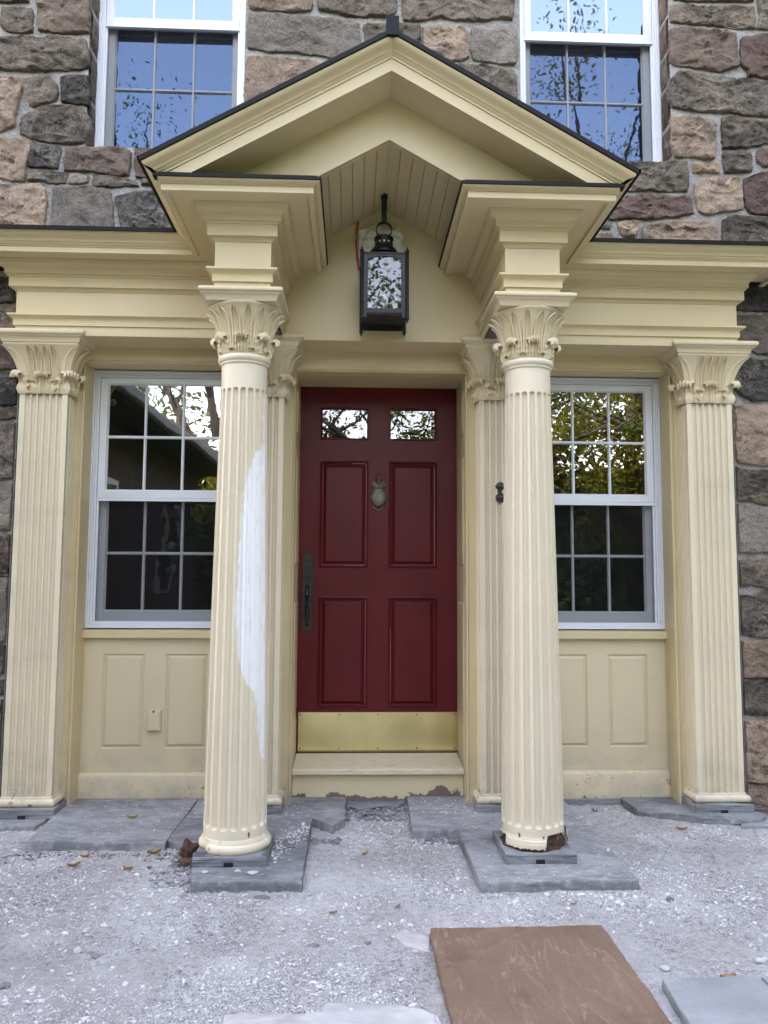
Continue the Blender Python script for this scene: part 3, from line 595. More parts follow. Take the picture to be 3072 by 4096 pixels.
# --- entablature sweep
EZ=[(0,2.340),(0,2.386),(.009,2.387),(.009,2.416),(.011,2.421),(.016,2.426),(.024,2.430),(.027,2.432),(.031,2.433),(.031,2.441),(0,2.4435)]
FR=[(0,2.4437),(0,2.560)]
BD=[(0,2.5602),(.004,2.561),(.007,2.567),(.014,2.572),(.018,2.573),(.018,2.577),(.029,2.5775),(.029,2.627),(.035,2.628),(.035,2.637),(.046,2.638),(.046,2.656),(.050,2.668),(.060,2.676),(.072,2.680),(.079,2.690),(.081,2.700)]
SO=[(.081,2.7005),(.160,2.7005),(.163,2.688),(.1865,2.688),(.1865,2.714)]
CRb=[(.1866,2.7142),(.192,2.7145),(.192,2.719),(.197,2.720),(.202,2.724),(.204,2.730),(.210,2.731),(.212,2.738),(.220,2.745),(.232,2.751),(.242,2.758),(.247,2.766),(.248,2.769)]
CRs=[(.1866,2.7142),(.192,2.7145),(.192,2.718),(.198,2.7195),(.206,2.722),(.211,2.727),(.213,2.7295)]
FLb=[(.2,2.7692),(.252,2.7692),(.262,2.767),(.264,2.784),(.252,2.786),(0,2.80)]
FLs=[(.18,2.7297),(.2165,2.7297),(.2185,2.731),(.2185,2.743),(.212,2.744),(.05,2.752)]
for s in (-1,1):
    full=[(s*1.8257,.0),(s*1.8257,-.3352),(s*.7349,-.3352),(s*.7349,-.961),(s*.4995,-.961),(s*.4995,-.332)]
    ow=-s
    for prof,name in ((EZ,'architrave'),(FR,'frieze'),(BD,'bed_molding'),(SO,'cornice')):
        m=MB(); m.grid(sweep(full,prof,outward=ow)); m.build(name,M['cream'],portico,smooth=35,recalc=False)
    m=MB(); m.grid(sweep(full[:4],CRb,outward=ow)); 
    # the outer crown runs on to the mitre with the raking crown
    P=sweep(full[:5],CRb,outward=ow)[:4]; m=MB(); m.grid(P); m.build('crown_molding',M['cream'],portico,smooth=35,recalc=False)
    P=sweep(full[:5],FLb,outward=ow)[:4]; m=MB(); m.grid(P); m.build('roof_edge',M['flash'],portico,smooth=0,recalc=False)
    P=sweep([(s*.93,-.961)]+full[4:],CRs,outward=ow); m=MB(); m.grid(P); m.build('return_crown',M['cream'],portico,smooth=35,recalc=False)
    P=sweep([(s*.948,-.961)]+full[4:],FLs,outward=ow); m=MB(); m.grid(P); m.build('return_roof_edge',M['flash'],portico,smooth=0,recalc=False)
    # deck over the return so nothing shows through, end caps and underside board
    a,b=sorted((s*.30,s*.93)); m=MB(); m.box(a,b,-1.16,-.30,2.7441,2.756); m.build('return_deck',M['flash'],portico,smooth=0)
    a,b=sorted((s*.75,s*2.05)); m=MB(); m.prism([(-.55,2.78),(.0,2.83),(.0,2.70),(-.30,2.70)],(a,b),'x'); m.build('side_roof',M['flash'],portico,smooth=0)
    a,b=sorted((s*.512,s*.722)); m=MB(); m.box(a,b,-.955,-.335,2.352,2.358); m.build('beam_soffit',M['barewood'],portico,smooth=0)
# --- gable hood: raking cornice
SL=.570; AP=3.220
RK=[(0.0,-1.120),(0,-1.148),(.051,-1.148)]
RC=[(.0512,-1.1482),(.053,-1.154),(.060,-1.154),(.064,-1.158),(.068,-1.164),(.072,-1.166),(.073,-1.171),(.079,-1.174),(.086,-1.182),(.092,-1.194),(.098,-1.204),(.106,-1.209),(.112,-1.210)]
RB=[(.1122,-1.190),(.1122,-1.212),(.114,-1.218),(.134,-1.218),(.138,-1.214),(.150,-.9),(.150,-.3)]
def rake(prof,name,mat,s):
    P=[]
    for x in (0.0,1.0):
        row=[]
        for v,y in prof:
            o=-.961-y; xe=(.7349+o) if x else 0.0
            if x and y>-.962: xe=.992
            if x and name=='rake_board': xe=(AP+v-2.7445)/SL
            row.append((s*xe,y,AP+v-SL*xe))
        P.append(row)
    m=MB(); m.grid(P); return m.build(name,mat,portico,smooth=35,recalc=False)
for s in (-1,1):
    rake(RK,'rake_board',M['cream'],s); rake(RC,'raking_crown',M['cream'],s); rake(RB,'gable_roof_edge',M['flash'],s)
    # soffit of the rake between fascia and tympanum
    m=MB(); m.add([(0,-1.122,AP+.002),(0,-.955,AP+.002),(s*.83,-.955,AP+.002-SL*.83),(s*.83,-1.122,AP+.002-SL*.83)],[(0,1,2,3)]); m.build('rake_soffit',M['cream'],portico,smooth=0,recalc=False)
    # tympanum half, with its gabled opening
    t=MB(); t.prism([(0,3.034),(0,AP+.01),(s*.84,AP+.01-SL*.84),(s*.84,2.745),(s*.507,2.745)],(-.961,-.935),'y'); t.build('tympanum',M['cream'],portico,smooth=0)
    # roof plane behind
    m=MB(); m.prism([(0,AP+.145),(0,AP+.118),(s*.975,AP+.118-SL*.975),(s*.975,AP+.145-SL*.975)],(-1.195,-.2),'y'); m.build('gable_roof',M['flash'],portico,smooth=0)
    # beaded ceiling planks running front to back
    n=10; L=.53
    for i in range(n):
        a=L*i/n; b=L*(i+1)/n-.0018
        m=MB(); q=[(s*a,3.032-SL*a),(s*b,3.032-SL*b),(s*b,3.032-SL*b+.012),(s*a,3.032-SL*a+.012)]
        m.prism(q,(-.936,-.331),'y'); m.build('ceiling_plank',M['cream'],portico,smooth=0,bevel=.0014)
    m=MB(); m.prism([(0,3.046),(s*.55,3.046-SL*.55),(s*.55,3.058-SL*.55),(0,3.058)],(-.936,-.331),'y'); m.build('ceiling_backing',M['cream'],portico,smooth=0)
m=MB(); m.box(-.026,.026,-1.222,-1.12,AP+.10,AP+.185); m.box(-.030,.030,-1.12,-.2,AP+.12,AP+.175); m.build('ridge_cap',M['flash'],portico,smooth=0,bevel=.003)
# --- columns
def colmat():
    m,t,b=newmat('fluted_column_paint'); v=coords(t); sx=N(t,'ShaderNodeSeparateXYZ'); t.links.new(v,sx.inputs[0])
    big=noi(t,v,2.5,5); c=mix(t,ramp(t,big,[(.3,0),(.75,1)]),(.66,.59,.43),(.61,.545,.39))
    st=noi(t,mapscale(t,v,(30,30,1.6)),2,6,.7); c=mix(t,ramp(t,st,[(.60,0),(.85,.12)]),c,(.50,.47,.40))
    sp=noi(t,v,34,8,.75); c=mix(t,ramp(t,sp,[(.70,0),(.74,.6)]),c,(.30,.27,.23))
    # bare primer patch, only on the left column
    ang=math_(t,'ARCTAN2',math_(t,'ADD',sx.outputs[0],.617),math_(t,'MULTIPLY',math_(t,'ADD',sx.outputs[1],.843),-1.0))
    deg=math_(t,'MULTIPLY',math_(t,'SUBTRACT',ang,.143),57.2958)
    nz=noi(t,mapscale(t,v,(22,22,5)),2,10,.8); nb=math_(t,'MULTIPLY',math_(t,'SUBTRACT',nz,.5),40.0)
    zz=N(t,'ShaderNodeMapRange'); zz.inputs[1].default_value=.40; zz.inputs[2].default_value=1.72; t.links.new(sx.outputs[2],zz.inputs[0])
    # left limit of the patch (degrees+40)/100
    lim=ramp(t,zz.outputs[0],[(0.0,1.0),(.03,.85),(.21,.72),(.25,.51),(.34,.32),(.51,.30),(.70,.33),(.83,.42),(.94,.62),(1.0,1.0)])
    ld=math_(t,'MULTIPLY_ADD',lim,100.0,-40.0)
    dn=math_(t,'ADD',deg,nb); e1=N(t,'ShaderNodeMapRange'); e1.inputs[1].default_value=0; e1.inputs[2].default_value=4; t.links.new(math_(t,'SUBTRACT',dn,ld),e1.inputs[0]); inl=e1.outputs[0]
    e2=N(t,'ShaderNodeMapRange'); e2.inputs[1].default_value=70; e2.inputs[2].default_value=60; t.links.new(dn,e2.inputs[0]); inr=e2.outputs[0]
    isl=math_(t,'LESS_THAN',sx.outputs[0],0.0); f=math_(t,'MULTIPLY',math_(t,'MULTIPLY',inl,inr),isl)
    wr=ramp(t,noi(t,mapscale(t,v,(45,45,6)),2,9,.8),[(.38,.35),(.47,1)]); c=mix(t,math_(t,'MULTIPLY',math_(t,'MULTIPLY',f,wr),.92),c,(.78,.78,.77))
    t.links.new(c,b.inputs['Base Color']); b.inputs['Roughness'].default_value=.45
    bump(t,b,math_(t,'MULTIPLY',f,-.8),.3,.002); return m
M['col']=colmat()
def shaft_r(z):                                   # entasis
    t=min(1,max(0,(z-.14)/(1.95-.14))); return .1285-.0305*t**1.35
NF=19
def fluted(m,cx,cy,zf0,zf1,z0,z1,extra_bot=None,ragged=None):
    w=.72*pi/NF                                   # half flute angle
    us=[-1,-.93,-.75,-.5,-.2,0,.2,.5,.75,.93,1]
    A=[]
    for k in range(NF):
        a0=2*pi*k/NF+(radians(5.4) if cx<0 else radians(-1.7))
        for u in us: A.append((a0+u*w,u))
    zl=[]
    hw=w*.115
    for k in range(9): zl.append(zf0+hw*(1-cos(pi/2*k/8))*1.0)
    nmid=26
    for k in range(1,nmid): zl.append(zf0+hw+(zf1-zf0-2*hw)*k/nmid)
    for k in range(9): zl.append(zf1-hw*(1-cos(pi/2*(8-k)/8)))
    zl=[z0,(z0+zf0)/2,zf0-.006]+zl+[zf1+.006,(zf1+z1)/2,z1]
    P=[]
    for z in zl:
        r0=shaft_r(z); row=[]
        for a,u in A:
            hw_=w*r0; x=u*hw_; dz=0
            if z<zf0+hw_: dz=zf0+hw_-z
            if z>zf1-hw_: dz=z-(zf1-hw_)
            rho=(x*x+dz*dz)/(hw_*hw_); d=0
            if rho<1 and zf0<=z<=zf1: d=.0165*sqrt(1-rho)
            rr=r0-d; row.append((cx+rr*sin(a),cy-rr*cos(a),z))
        P.append(row)
    m.grid(P,closev=True); return A,w
def acanthus(m,base,out,tan,H,Wd,reach,curl=.014):
    """leaf rooted at base, rising and rolling over; out = outward unit, tan = sideways unit"""
    nt_,ns=24,21; P=[]; o0=max(.012,reach-2*curl)
    for i in range(nt_):
        t=i/(nt_-1)
        if t<.58:
            q=t/.58; zz=(H-curl)*q; oo=.006+.004*sin(pi*q)+(o0-.006)*q**3; k=0
        else:
            q=(t-.58)/.42; a=pi-1.45*pi*q; R_=curl*(1-.25*q); zz=(H-curl)+R_*sin(a); oo=o0+curl+R_*cos(a); k=1
        wd=Wd*(.90+.10*cos(t*pi*1.2))*(1 if not k else 1-.30*q**2)
        row=[]
        for j in range(ns):
            s=-1+2*j/(ns-1); ed=max(0,abs(s)-.3)/.7
            lob=1+.13*cos(t*2*pi*4.2)*ed
            fan=s*(1+.5*(.58-t)*(1 if not k else 0))
            rib=.0055*cos(fan*pi*5.0)+(.0055 if not k else .003)*math.exp(-(s/.12)**2)
            sc_=.0075*cos(t*2*pi*4.2+abs(s)*3)*ed*(1 if not k else .3)
            dr=-(.009 if not k else .006)*abs(s)**2.5
            if k: o=oo+dr+rib*cos(a)*.9; z_=zz+rib*sin(a)*.9-.010*abs(s)**2
            else: o=oo+rib+sc_+dr; z_=zz-.006*abs(s)**2*t
            p=Vector(base)+Vector(out)*o+Vector(tan)*(s*wd*lob); row.append((p.x,p.y,p.z+z_))
        P.append(row)
    m.grid(P)
def lily(m,fn,W0,zt,zb,off=.009):
    """tall pointed leaf lying on the bell; fn(a,t)->(point,outnormal) with a sideways metres, t 0..1"""
    nt_,ns=16,17; P=[]
    for i in range(nt_):
        t=i/(nt_-1); w=W0*(1-.08*t)*(sqrt(max(0,1-max(0,(t-.62)/.38)**2.4)) if t>.62 else 1); w=max(w,.0008)
        row=[]
        for j in range(ns):
            s=-1+2*j/(ns-1); p,nrm=fn(s*w,t); o=off*.9+(.0070*(abs(s)**4) if abs(s)>.4 else 0)+.0020*math.exp(-(s/.15)**2)+.0026*cos(s*pi*6)
            if abs(s)==1: o=0
            row.append(tuple(Vector(p)+Vector(nrm)*(o+.012*(max(0,t-.75)/.25)**2)))
        P.append(row)
    m.grid(P)
def bell(t):                                     # t 0..1 from 2.12 to 2.292 ; radius
    return .098+.004*t+.052*t**2.6
def column(s,parent):
    cx=s*CX; cy=CY
    root=MB()
    A,w=fluted(root,cx,cy,.142,1.942,(.105 if s<0 else .118),2.045)
    label='left fluted column with a bare white primer patch, standing on its slate plinth' if s<0 else 'right fluted column, its base rotted away above the slate plinth'
    col=root.build('column',M['col'],parent,smooth=28,recalc=False,label=label)
    # necking
    m=MB(); m.lathe([(.098,2.045),(.0985,2.049),(.1035,2.050),(.1045,2.055),(.104,2.058),(.1085,2.061),(.1135,2.069),(.1135,2.077),(.109,2.086),(.100,2.089),(.098,2.09)],cx,cy,64); m.build('astragal',M['col'],col,smooth=40,recalc=False)
    # bell
    m=MB(); m.lathe([(bell(t/14),2.09+.196*t/14) for t in range(15)]+[(.157,2.288),(.158,2.295),(.150,2.300)],cx,cy,64); m.build('capital_bell',M['cap'],col,smooth=50,recalc=False)
    for k in range(16):
        a0=2*pi*(k+.5)/16+.143*0
        def fn(a,t):
            r=bell(.1+.86*t); z=2.09+.196*(.1+.86*t); an=a0+a/r; return (cx+r*sin(an),cy-r*cos(an),z),(sin(an),-cos(an),-.25*t)
        m=MB(); lily(m,fn,.0205,1,0); m.build('bell_leaf',M['cap'],col,smooth=60,recalc=False)
    for k in range(8):
        a=2*pi*k/8; o=(sin(a),-cos(a),0); tn=(cos(a),sin(a),0)
        m=MB(); acanthus(m,(cx+.097*o[0],cy+.097*o[1],2.090),o,tn,.084,.037,.050,.0145); m.build('acanthus_leaf',M['cap'],col,smooth=60,recalc=False)
    # abacus
    AB=[(.0,2.298),(.145,2.298),(.147,2.302),(.149,2.310),(.155,2.319),(.161,2.3245),(.164,2.325),(.164,2.329),(.170,2.331),(.174,2.335),(.175,2.341),(.172,2.348),(.165,2.352),(.0,2.353)]
    m=MB(); P=[[(cx+o*a,cy+o*b,z) for a,b in ((-1,-1),(1,-1),(1,1),(-1,1))] for o,z in AB]; m.grid(P,closev=True); m.build('abacus',M['cap'],col,smooth=30,recalc=False)
    return col
colL=column(-1,portico); colR=column(1,portico)
# base of the left column: fillet, torus with a crack and rotted holes
def torusring(m,cx,cy,prof,n=96,dent=None):
    P=[]
    for r,z in prof:
        row=[]
        for k in range(n):
            a=2*pi*k/n; rr=r; zz=z
            if dent: rr,zz=dent(a,r,z)
            row.append((cx+rr*sin(a),cy-rr*cos(a),zz))
        P.append(row)
    m.grid(P,closev=True)
BP=[(.1285,.107),(.1305,.104),(.1315,.102),(.1315,.098),(.134,.0975),(.136,.094),(.1355,.091),(.139,.088),(.1455,.080),(.147,.070),(.1455,.061),(.139,.054),(.10,.0535)]
def dentL(a,r,z):
    d=0
    for c,wd,dp in ((-.30,.02,.006),):           # vertical crack in the torus
        d+=dp*math.exp(-((a-(2*pi+c if c<0 else c))/wd)**2)
    rot=math.exp(-((a-(2*pi-1.02))/.20)**2)*.030*(.6+.8*abs(noise.noise(Vector((a*9,z*60,1)))))
    rot+=math.exp(-((a-(2*pi-.62))/.035)**2-((z-.068)/.009)**2)*.012
    return (r-d-(rot if z<.10 else 0), z)
m=MB(); torusring(m,-CX,CY,BP,220,dentL); m.build('column_base',M['col'],colL,smooth=45,recalc=False)
# right column: ragged foot with only scraps of the moulding left
m=MB(); n=200; P=[]
def cut(a):
    # lower edge height round the foot; a=0 faces the camera side
    aa=(a+pi)%(2*pi)-pi
    base=.066 if -1.15<aa<.16 else .112
    if .16<=aa<.26: base=.066+(aa-.16)/.10*.046
    if aa<=-1.15: base=.10
    if .26<aa<1.5: base+=.010*sin(aa*3)
    return base+.010*noise.noise(Vector((a*11,2,5)))+.005*noise.noise(Vector((a*41,2,5)))
prof=[(.1287,.119),(.1287,.112),(.1292,.107),(.1312,.104),(.1315,.099),(.134,.0975),(.136,.093),(.1352,.089),(.137,.084),(.138,.075),(.137,.066),(.134,.058),(.130,.05)]
for r,z in prof+[(r-.006,z) for r,z in reversed(prof)]:
    row=[]
    for k in range(n):
        a=2*pi*k/n; c=cut(a); zz=max(z,c); rr=r
        if z<c: 
            # collapse to the radius the profile has at the cut
            rr=r if zz==z else next((pr for pr,pz in prof if pz<=c+.004), r)
            if (r,z) not in prof: rr-=.006
        row.append((CX+rr*sin(a),CY-rr*cos(a),zz))
    P.append(row)
m.grid(P,closev=True); m.build('broken_base',M['col'],colR,smooth=45,recalc=False)
m=MB(); P=[]
for i in range(9):
    t=i/8; row=[]
    for k in range(60):
        a=2*pi*k/60; r=.128-.014*t+.016*noise.noise(Vector((cos(a)*4,sin(a)*4,t*4+7)))+.012*noise.noise(Vector((cos(a)*12,sin(a)*12,t*9)))
        row.append((CX+r*sin(a),CY-r*cos(a),.0535+.066*t))
    P.append(row)
m.grid(P,closev=True); m.build('rotten_core',M['rot'],colR,smooth=50,recalc=False)
m=MB(); P=[]                                      # curled scrap of moulding at the right
for i in range(6):
    t=i/5; P.append([(CX+(.133+.012*sin(t*2.6))*sin(a),CY-(.133+.012*sin(t*2.6))*cos(a),.058+.05*t+.008*sin(a*9)) for a in [1.25+.5*j/9 for j in range(10)]])
m.grid(P); m.build('wood_scrap',M['col'],colR,smooth=60,recalc=False)
for cx,parent,pts in ((-CX,colL,((.43,.125),)),(CX,colR,((-.02,.106),(-.78,.113),(.52,.104)))):
    for a,z in pts:                                # rusty nail heads
        r=shaft_r(z)+.002; m=MB(); a+=.143
        Pq=[[(cx+(r+.0006-.0015*q)*sin(a+q*.045*cos(2*pi*k/12)*(1+.3*sin(k*5))),CY-(r+.0006-.0015*q)*cos(a+q*.045*cos(2*pi*k/12)*(1+.3*sin(k*5))),z+q*.011*sin(2*pi*k/12)*(1+.4*cos(k*3))) for k in range(12)] for q in (.01,.6,1)]
        m.grid(Pq,closev=True); m.build('rusty_nail',M['rust'],parent,smooth=0,recalc=False)
# --- pilasters
def pil_section(X0,X1,Yf,Yb,inner):               # plan polyline of the fluted face and its inner return
    pts=[]; n=6; st=.0225; sp=(X1-X0-2*st)/n; fw=sp*.74
    pts.append((X0,Yb))
    # return face flutes
    D=Yb-Yf
    for k in range(3):
        y0=Yb-.012-k*(D-.03)/3; yw=(D-.03)/3*.84
        for q in range(6):
            th=pi*q/5; pts.append((X0+.010*sin(th), y0-yw*(1-cos(th))/2))
    pts.append((X0,Yf))
    for k in range(n):
        x0=X0+st+k*sp+(sp-fw)/2
        for q in range(9):
            th=pi*q/8; pts.append((x0+fw*(1-cos(th))/2, Yf+.0150*sin(th)))
    pts.append((X1,Yf)); pts.append((X1,Yb)); return pts
def pilaster(x0,x1,flip,label):
    """built with its return face on the left; flip mirrors it about its own centre"""
    c=(x0+x1)/2; hw=.1188; f=-1 if flip else 1
    pl=[(c+f*x,y) for x,y in pil_section(-hw,hw,-.2605,-.1405,True)]
    m=MB(); m.grid([[(x,y,z) for x,y in pl] for z in (.0876,2.062)]); 
    root=m.build('pilaster',M['pale'],portico,smooth=25,recalc=False,label=label)
    def rectlathe(prof,name,mat,ext=0,back=-.1405):
        P=[]
        for o,z in prof: P.append([(c-hw-o,back,z),(c-hw-o,-.2605-o,z),(c+hw+o,-.2605-o,z),(c+hw+o,back,z)])
        m=MB(); m.grid(P); return m.build(name,mat,root,smooth=35,recalc=False)
    rectlathe([(-.02,.0877),(.004,.0877),(.006,.086),(.006,.079),(.009,.0785),(.016,.075),(.021,.067),(.022,.060),(.020,.052),(.015,.046),(.0,.044)],'pilaster_base',M['pale'])
    # capital: flaring bell, tall leaves, acanthus, abacus
    def bo(t): return .004+.062*t**2.6
    P=[]
    for i in range(13):
        t=i/12; o=bo(t); z=2.10+.196*t; P.append([(c-hw-o,-.1405,z),(c-hw-o,-.2605-o,z),(c+hw+o,-.2605-o,z),(c+hw+o,-.1405,z)])
    m=MB(); m.grid(P); m.build('capital_bell',M['cap'],root,smooth=50,recalc=False)
    m=MB(); m.add([(c-hw-.002,-.1405,2.062),(c-hw-.002,-.2625,2.062),(c+hw+.002,-.2625,2.062),(c+hw+.002,-.1405,2.062),(c-hw-.002,-.1405,2.13),(c-hw-.002,-.2625,2.13),(c+hw+.002,-.2625,2.13),(c+hw+.002,-.1405,2.13)],[(0,1,5,4),(1,2,6,5),(2,3,7,6)]); m.build('capital_block',M['cap'],root,smooth=0)
    for k in range(4):
        xc=c+(-1.5+k)*.0395
        def fn(a,t,xc=xc): tt=.12+.86*t; return (xc+a,-.2605-bo(tt),2.10+.196*tt),(0,-1,-.25*t)
        m=MB(); lily(m,fn,.0178,1,0); m.build('bell_leaf',M['cap'],root,smooth=60,recalc=False)
    for sx in (-1,1):
        def fn(a,t,sx=sx):
            tt=.12+.86*t; o=bo(tt); d=Vector((sx,-1,0)).normalized(); tn=Vector((1,sx*-1*-1,0)).normalized() if sx<0 else Vector((1,1,0)).normalized()
            tn=Vector((-d.y,d.x,0)); p=Vector((c+sx*(hw+o-.004),-.2605-o+.004,2.10+.196*tt))
            q=p+tn*a-d*abs(a)*.75; return tuple(q),tuple(d)
        m=MB(); lily(m,fn,.034,1,0,.006); m.build('bell_leaf',M['cap'],root,smooth=60,recalc=False)
    for k in range(2):
        for sx in (-1,1):
            yc=-.225+.055*k
            def fn(a,t,yc=yc,sx=sx): tt=.12+.86*t; return (c+sx*(hw+bo(tt)),yc+a,2.10+.196*tt),(sx,0,-.25*t)
            m=MB(); lily(m,fn,.017,1,0); m.build('bell_leaf',M['cap'],root,smooth=60,recalc=False)
    specs=[((c,-.2645,2.064),(0,-1,0),(1,0,0),.050)]
    for sx in (-1,1):
        d=Vector((sx,-1,0)).normalized(); specs.append(((c+sx*(hw-.016),-.2605+.016,2.064),tuple(d),(-d.y,d.x,0),.060))
        specs.append(((c+sx*hw,-.165,2.070),(sx,0,0),(0,1,0),.030))
    for bs_,o,tn,wd in specs:
        diag=abs(o[0])>.1 and abs(o[1])>.1
        m=MB(); acanthus(m,bs_,o,tn,.108,wd,.050 if not diag else .066,.016); m.build('acanthus_leaf',M['cap'],root,smooth=60,recalc=False)
    # lower acanthus skirt
    P=[]
    for i in range(10):
        t=i/9; o=.005+.007*sin(pi*min(1,t*1.1)); z=2.060+.060*t; row=[]
        pth=[(c-hw-o,-.1405),(c-hw-o,-.2605-o),(c+hw+o,-.2605-o),(c+hw+o,-.1405)]
        for a_,b_ in zip(pth[:-1],pth[1:]):
            for q in range(24):
                u=q/24; x=a_[0]+(b_[0]-a_[0])*u; y=a_[1]+(b_[1]-a_[1])*u; r=.003*cos(u*2*pi*9)*sin(pi*t)
                nx=-1 if a_[0]==b_[0] and a_[0]<c else (1 if a_[0]==b_[0] else 0); ny=-1 if nx==0 else 0
                row.append((x+nx*r,y+ny*r,z))
        P.append(row)
    m=MB(); m.grid(P); m.build('capital_skirt',M['cap'],root,smooth=60,recalc=False)
    rectlathe([(0,2.296),(.064,2.296),(.066,2.297),(.066,2.307),(.072,2.308),(.074,2.318),(.080,2.328),(.087,2.334),(.090,2.335),(.090,2.339),(.096,2.341),(.101,2.346),(.103,2.354),(.101,2.362),(.094,2.367),(.0,2.368)],'abacus',M['cap'])
    return root
pilaster(1.5838,1.8214,False,'right outer fluted pilaster beside the stone wall, right of the right window')
pilaster(-1.8214,-1.5838,True,'left outer fluted pilaster at the left edge of the photo')
pilaster(.499,.7366,False,'right inner fluted pilaster half hidden behind the right column')
pilaster(-.7366,-.499,True,'left inner fluted pilaster mostly hidden behind the left column')
# ================================================================== LANTERN
lx,ly=-.003,-.480
lan=empty('hanging_lantern','black metal box lantern with arched glass door hanging in front of the gable wall','lantern',(lx,ly,2.37))
def B(): return MB()
z0,z1=2.400,2.690; hw=.100
m=B()
for sx in (-1,1):
    for sy in (-1,1):
        x,y=lx+sx*(hw+.008),ly+sy*(hw+.004); zb=z0-.030
        m.lathe([(0,zb-.02),(.004,zb-.018),(.004,zb-.010),(.0075,zb-.006),(.011,zb),(.0075,zb+.006),(.0085,zb+.010),(.0085,z1+.004),(.0115,z1+.010),(.0085,z1+.016),(.0045,z1+.019),(.0045,z1+.029),(0,z1+.031)],x,y,12)
m.build('lantern_post',M['black'],lan,smooth=50,recalc=False)
m=B()
for sy in (-1,1):
    y0,y1=sorted((ly+sy*hw,ly+sy*(hw-.006)))
    m.box(lx-hw,lx+hw,y0,y1,z0,z0+.022); m.box(lx-hw,lx-hw+.021,y0,y1,z0+.022,z1-.013); m.box(lx+hw-.021,lx+hw,y0,y1,z0+.022,z1-.013); m.box(lx-hw,lx+hw,y0,y1,z1-.013,z1)
    # arched top of the door
    w_=hw-.021; n=14
    for k in range(n):
        xa=-w_+2*w_*k/n; xb=-w_+2*w_*(k+1)/n; f=lambda q: z1-.013-.016*(abs(q)/w_)**2.2
        m.prism([(lx+xa,f(xa)),(lx+xb,f(xb)),(lx+xb,z1-.012),(lx+xa,z1-.012)],(y0,y1),'y')
for sx in (-1,1):
    x0,x1=sorted((lx+sx*hw,lx+sx*(hw-.006))); m.box(x0,x1,ly-hw+.006,ly+hw-.006,z0,z0+.018); m.box(x0,x1,ly-hw+.006,ly+hw-.006,z1-.013,z1)
m.build('lantern_frame',M['black'],lan,smooth=0)
m=B(); m.box(lx-hw-.004,lx+hw+.004,ly-hw-.004,ly+hw+.004,z1,z1+.006); m.build('lantern_top',M['black'],lan,smooth=0)
m=B(); m.box(lx-hw+.004,lx+hw-.004,ly-hw+.006,ly+hw-.004,z0-.006,z0); 
m.box(lx-hw,lx-hw+.016,ly-hw,ly-hw+.004,z0-.022,z0); m.box(lx+hw-.016,lx+hw,ly-hw,ly-hw+.004,z0-.022,z0); m.box(lx-hw,lx+hw,ly+hw-.004,ly+hw,z0-.024,z0); m.build('lantern_bottom',M['black'],lan,smooth=0)
m=B(); m.tube([(lx,ly-.05,z0-.008),(lx,ly-.05,z0-.020)],.003,6); m.tube([(lx+.008*cos(a),ly-.05,z0-.030+.008*sin(a)) for a in [k*pi/6+pi/2 for k in range(11)]],.0018,6); m.build('hook',M['black'],lan,smooth=40)
for sy in (-1,1):
    m=B(); y=ly+sy*(hw-.004); m.add([(lx-.08,y,z0+.02),(lx+.08,y,z0+.02),(lx+.08,y,z1-.012),(lx-.08,y,z1-.012)],[(0,1,2,3)]); m.build('lantern_pane',M['lglass'],lan,smooth=0,recalc=False)
for sx in (-1,1):
    m=B(); x=lx+sx*(hw-.004); m.add([(x,ly-.09,z0+.01),(x,ly+.09,z0+.01),(x,ly+.09,z1-.012),(x,ly-.09,z1-.012)],[(0,1,2,3)]); m.build('lantern_pane',M['lglass'],lan,smooth=0,recalc=False)
m=B(); m.lathe([(.020,z0),(.024,z0+.03),(.030,z0+.07),(.034,z0+.10),(.026,z0+.14),(.015,z0+.18),(.013,z0+.24)],lx,ly,24); m.build('glass_chimney',M['lglass'],lan,smooth=60,recalc=False)
m=B(); m.box(lx-hw+.012,lx+hw-.012,ly+hw-.02,ly+hw-.016,z0,z1); m.build('lantern_back_plate',M['black'],lan,smooth=0)
m=B(); m.lathe([(.016,z0),(.016,z0+.028),(.012,z0+.034),(.010,z0+.05),(.018,z0+.075),(.023,z0+.10),(.021,z0+.118),(.012,z0+.13),(0,z0+.134)],lx,ly,20); m.build('light_bulb',plain('frosted_bulb',(.75,.74,.70),.3),lan,smooth=50,recalc=False)
# chimney cap with punched stars, ring and strap
zt=z1+.034
m=B(); m.lathe([(.085,z1+.006),(.070,z1+.020),(.050,zt)],lx,ly,32); m.build('lantern_roof',M['black'],lan,smooth=40,recalc=False)
m=B(); m.lathe([(.03,zt-.001),(.068,zt),(.069,zt+.006),(.066,zt+.016),(.058,zt+.028),(.046,zt+.036),(.0445,zt+.040),(.0445,zt+.072),(.0475,zt+.076),(.0475,zt+.086),(.042,zt+.090),(.0,zt+.090)],lx,ly,32); m.build('lantern_cap',M['black'],lan,smooth=40,recalc=False)
m=B()
for k in range(12):
    a=2*pi*k/12; x,y=lx+.0448*sin(a),ly-.0448*cos(a); z=zt+.056
    tx,ty=cos(a),sin(a); pts=[(x+tx*(.006 if q%2==0 else .0025)*sin(q*pi/5),y+ty*(.006 if q%2==0 else .0025)*sin(q*pi/5),z+(.006 if q%2==0 else .0025)*cos(q*pi/5)) for q in range(10)]
    m.add([(x+.0004*sin(a),y-.0004*cos(a),z)]+[(p[0]+.0004*sin(a),p[1]-.0004*cos(a),p[2]) for p in pts],[(0,1+q,1+(q+1)%10) for q in range(10)])
m.build('star_cutout',M['plastic'],lan,smooth=0,recalc=False)
zr=zt+.090+.038
m=B(); P=[]
for k in range(32):
    a=2*pi*k/32; P.append([(lx+r*cos(a),ly+dy,zr+r*sin(a)) for r,dy in ((.036,-.014),(.040,-.014),(.040,.014),(.036,.014))])
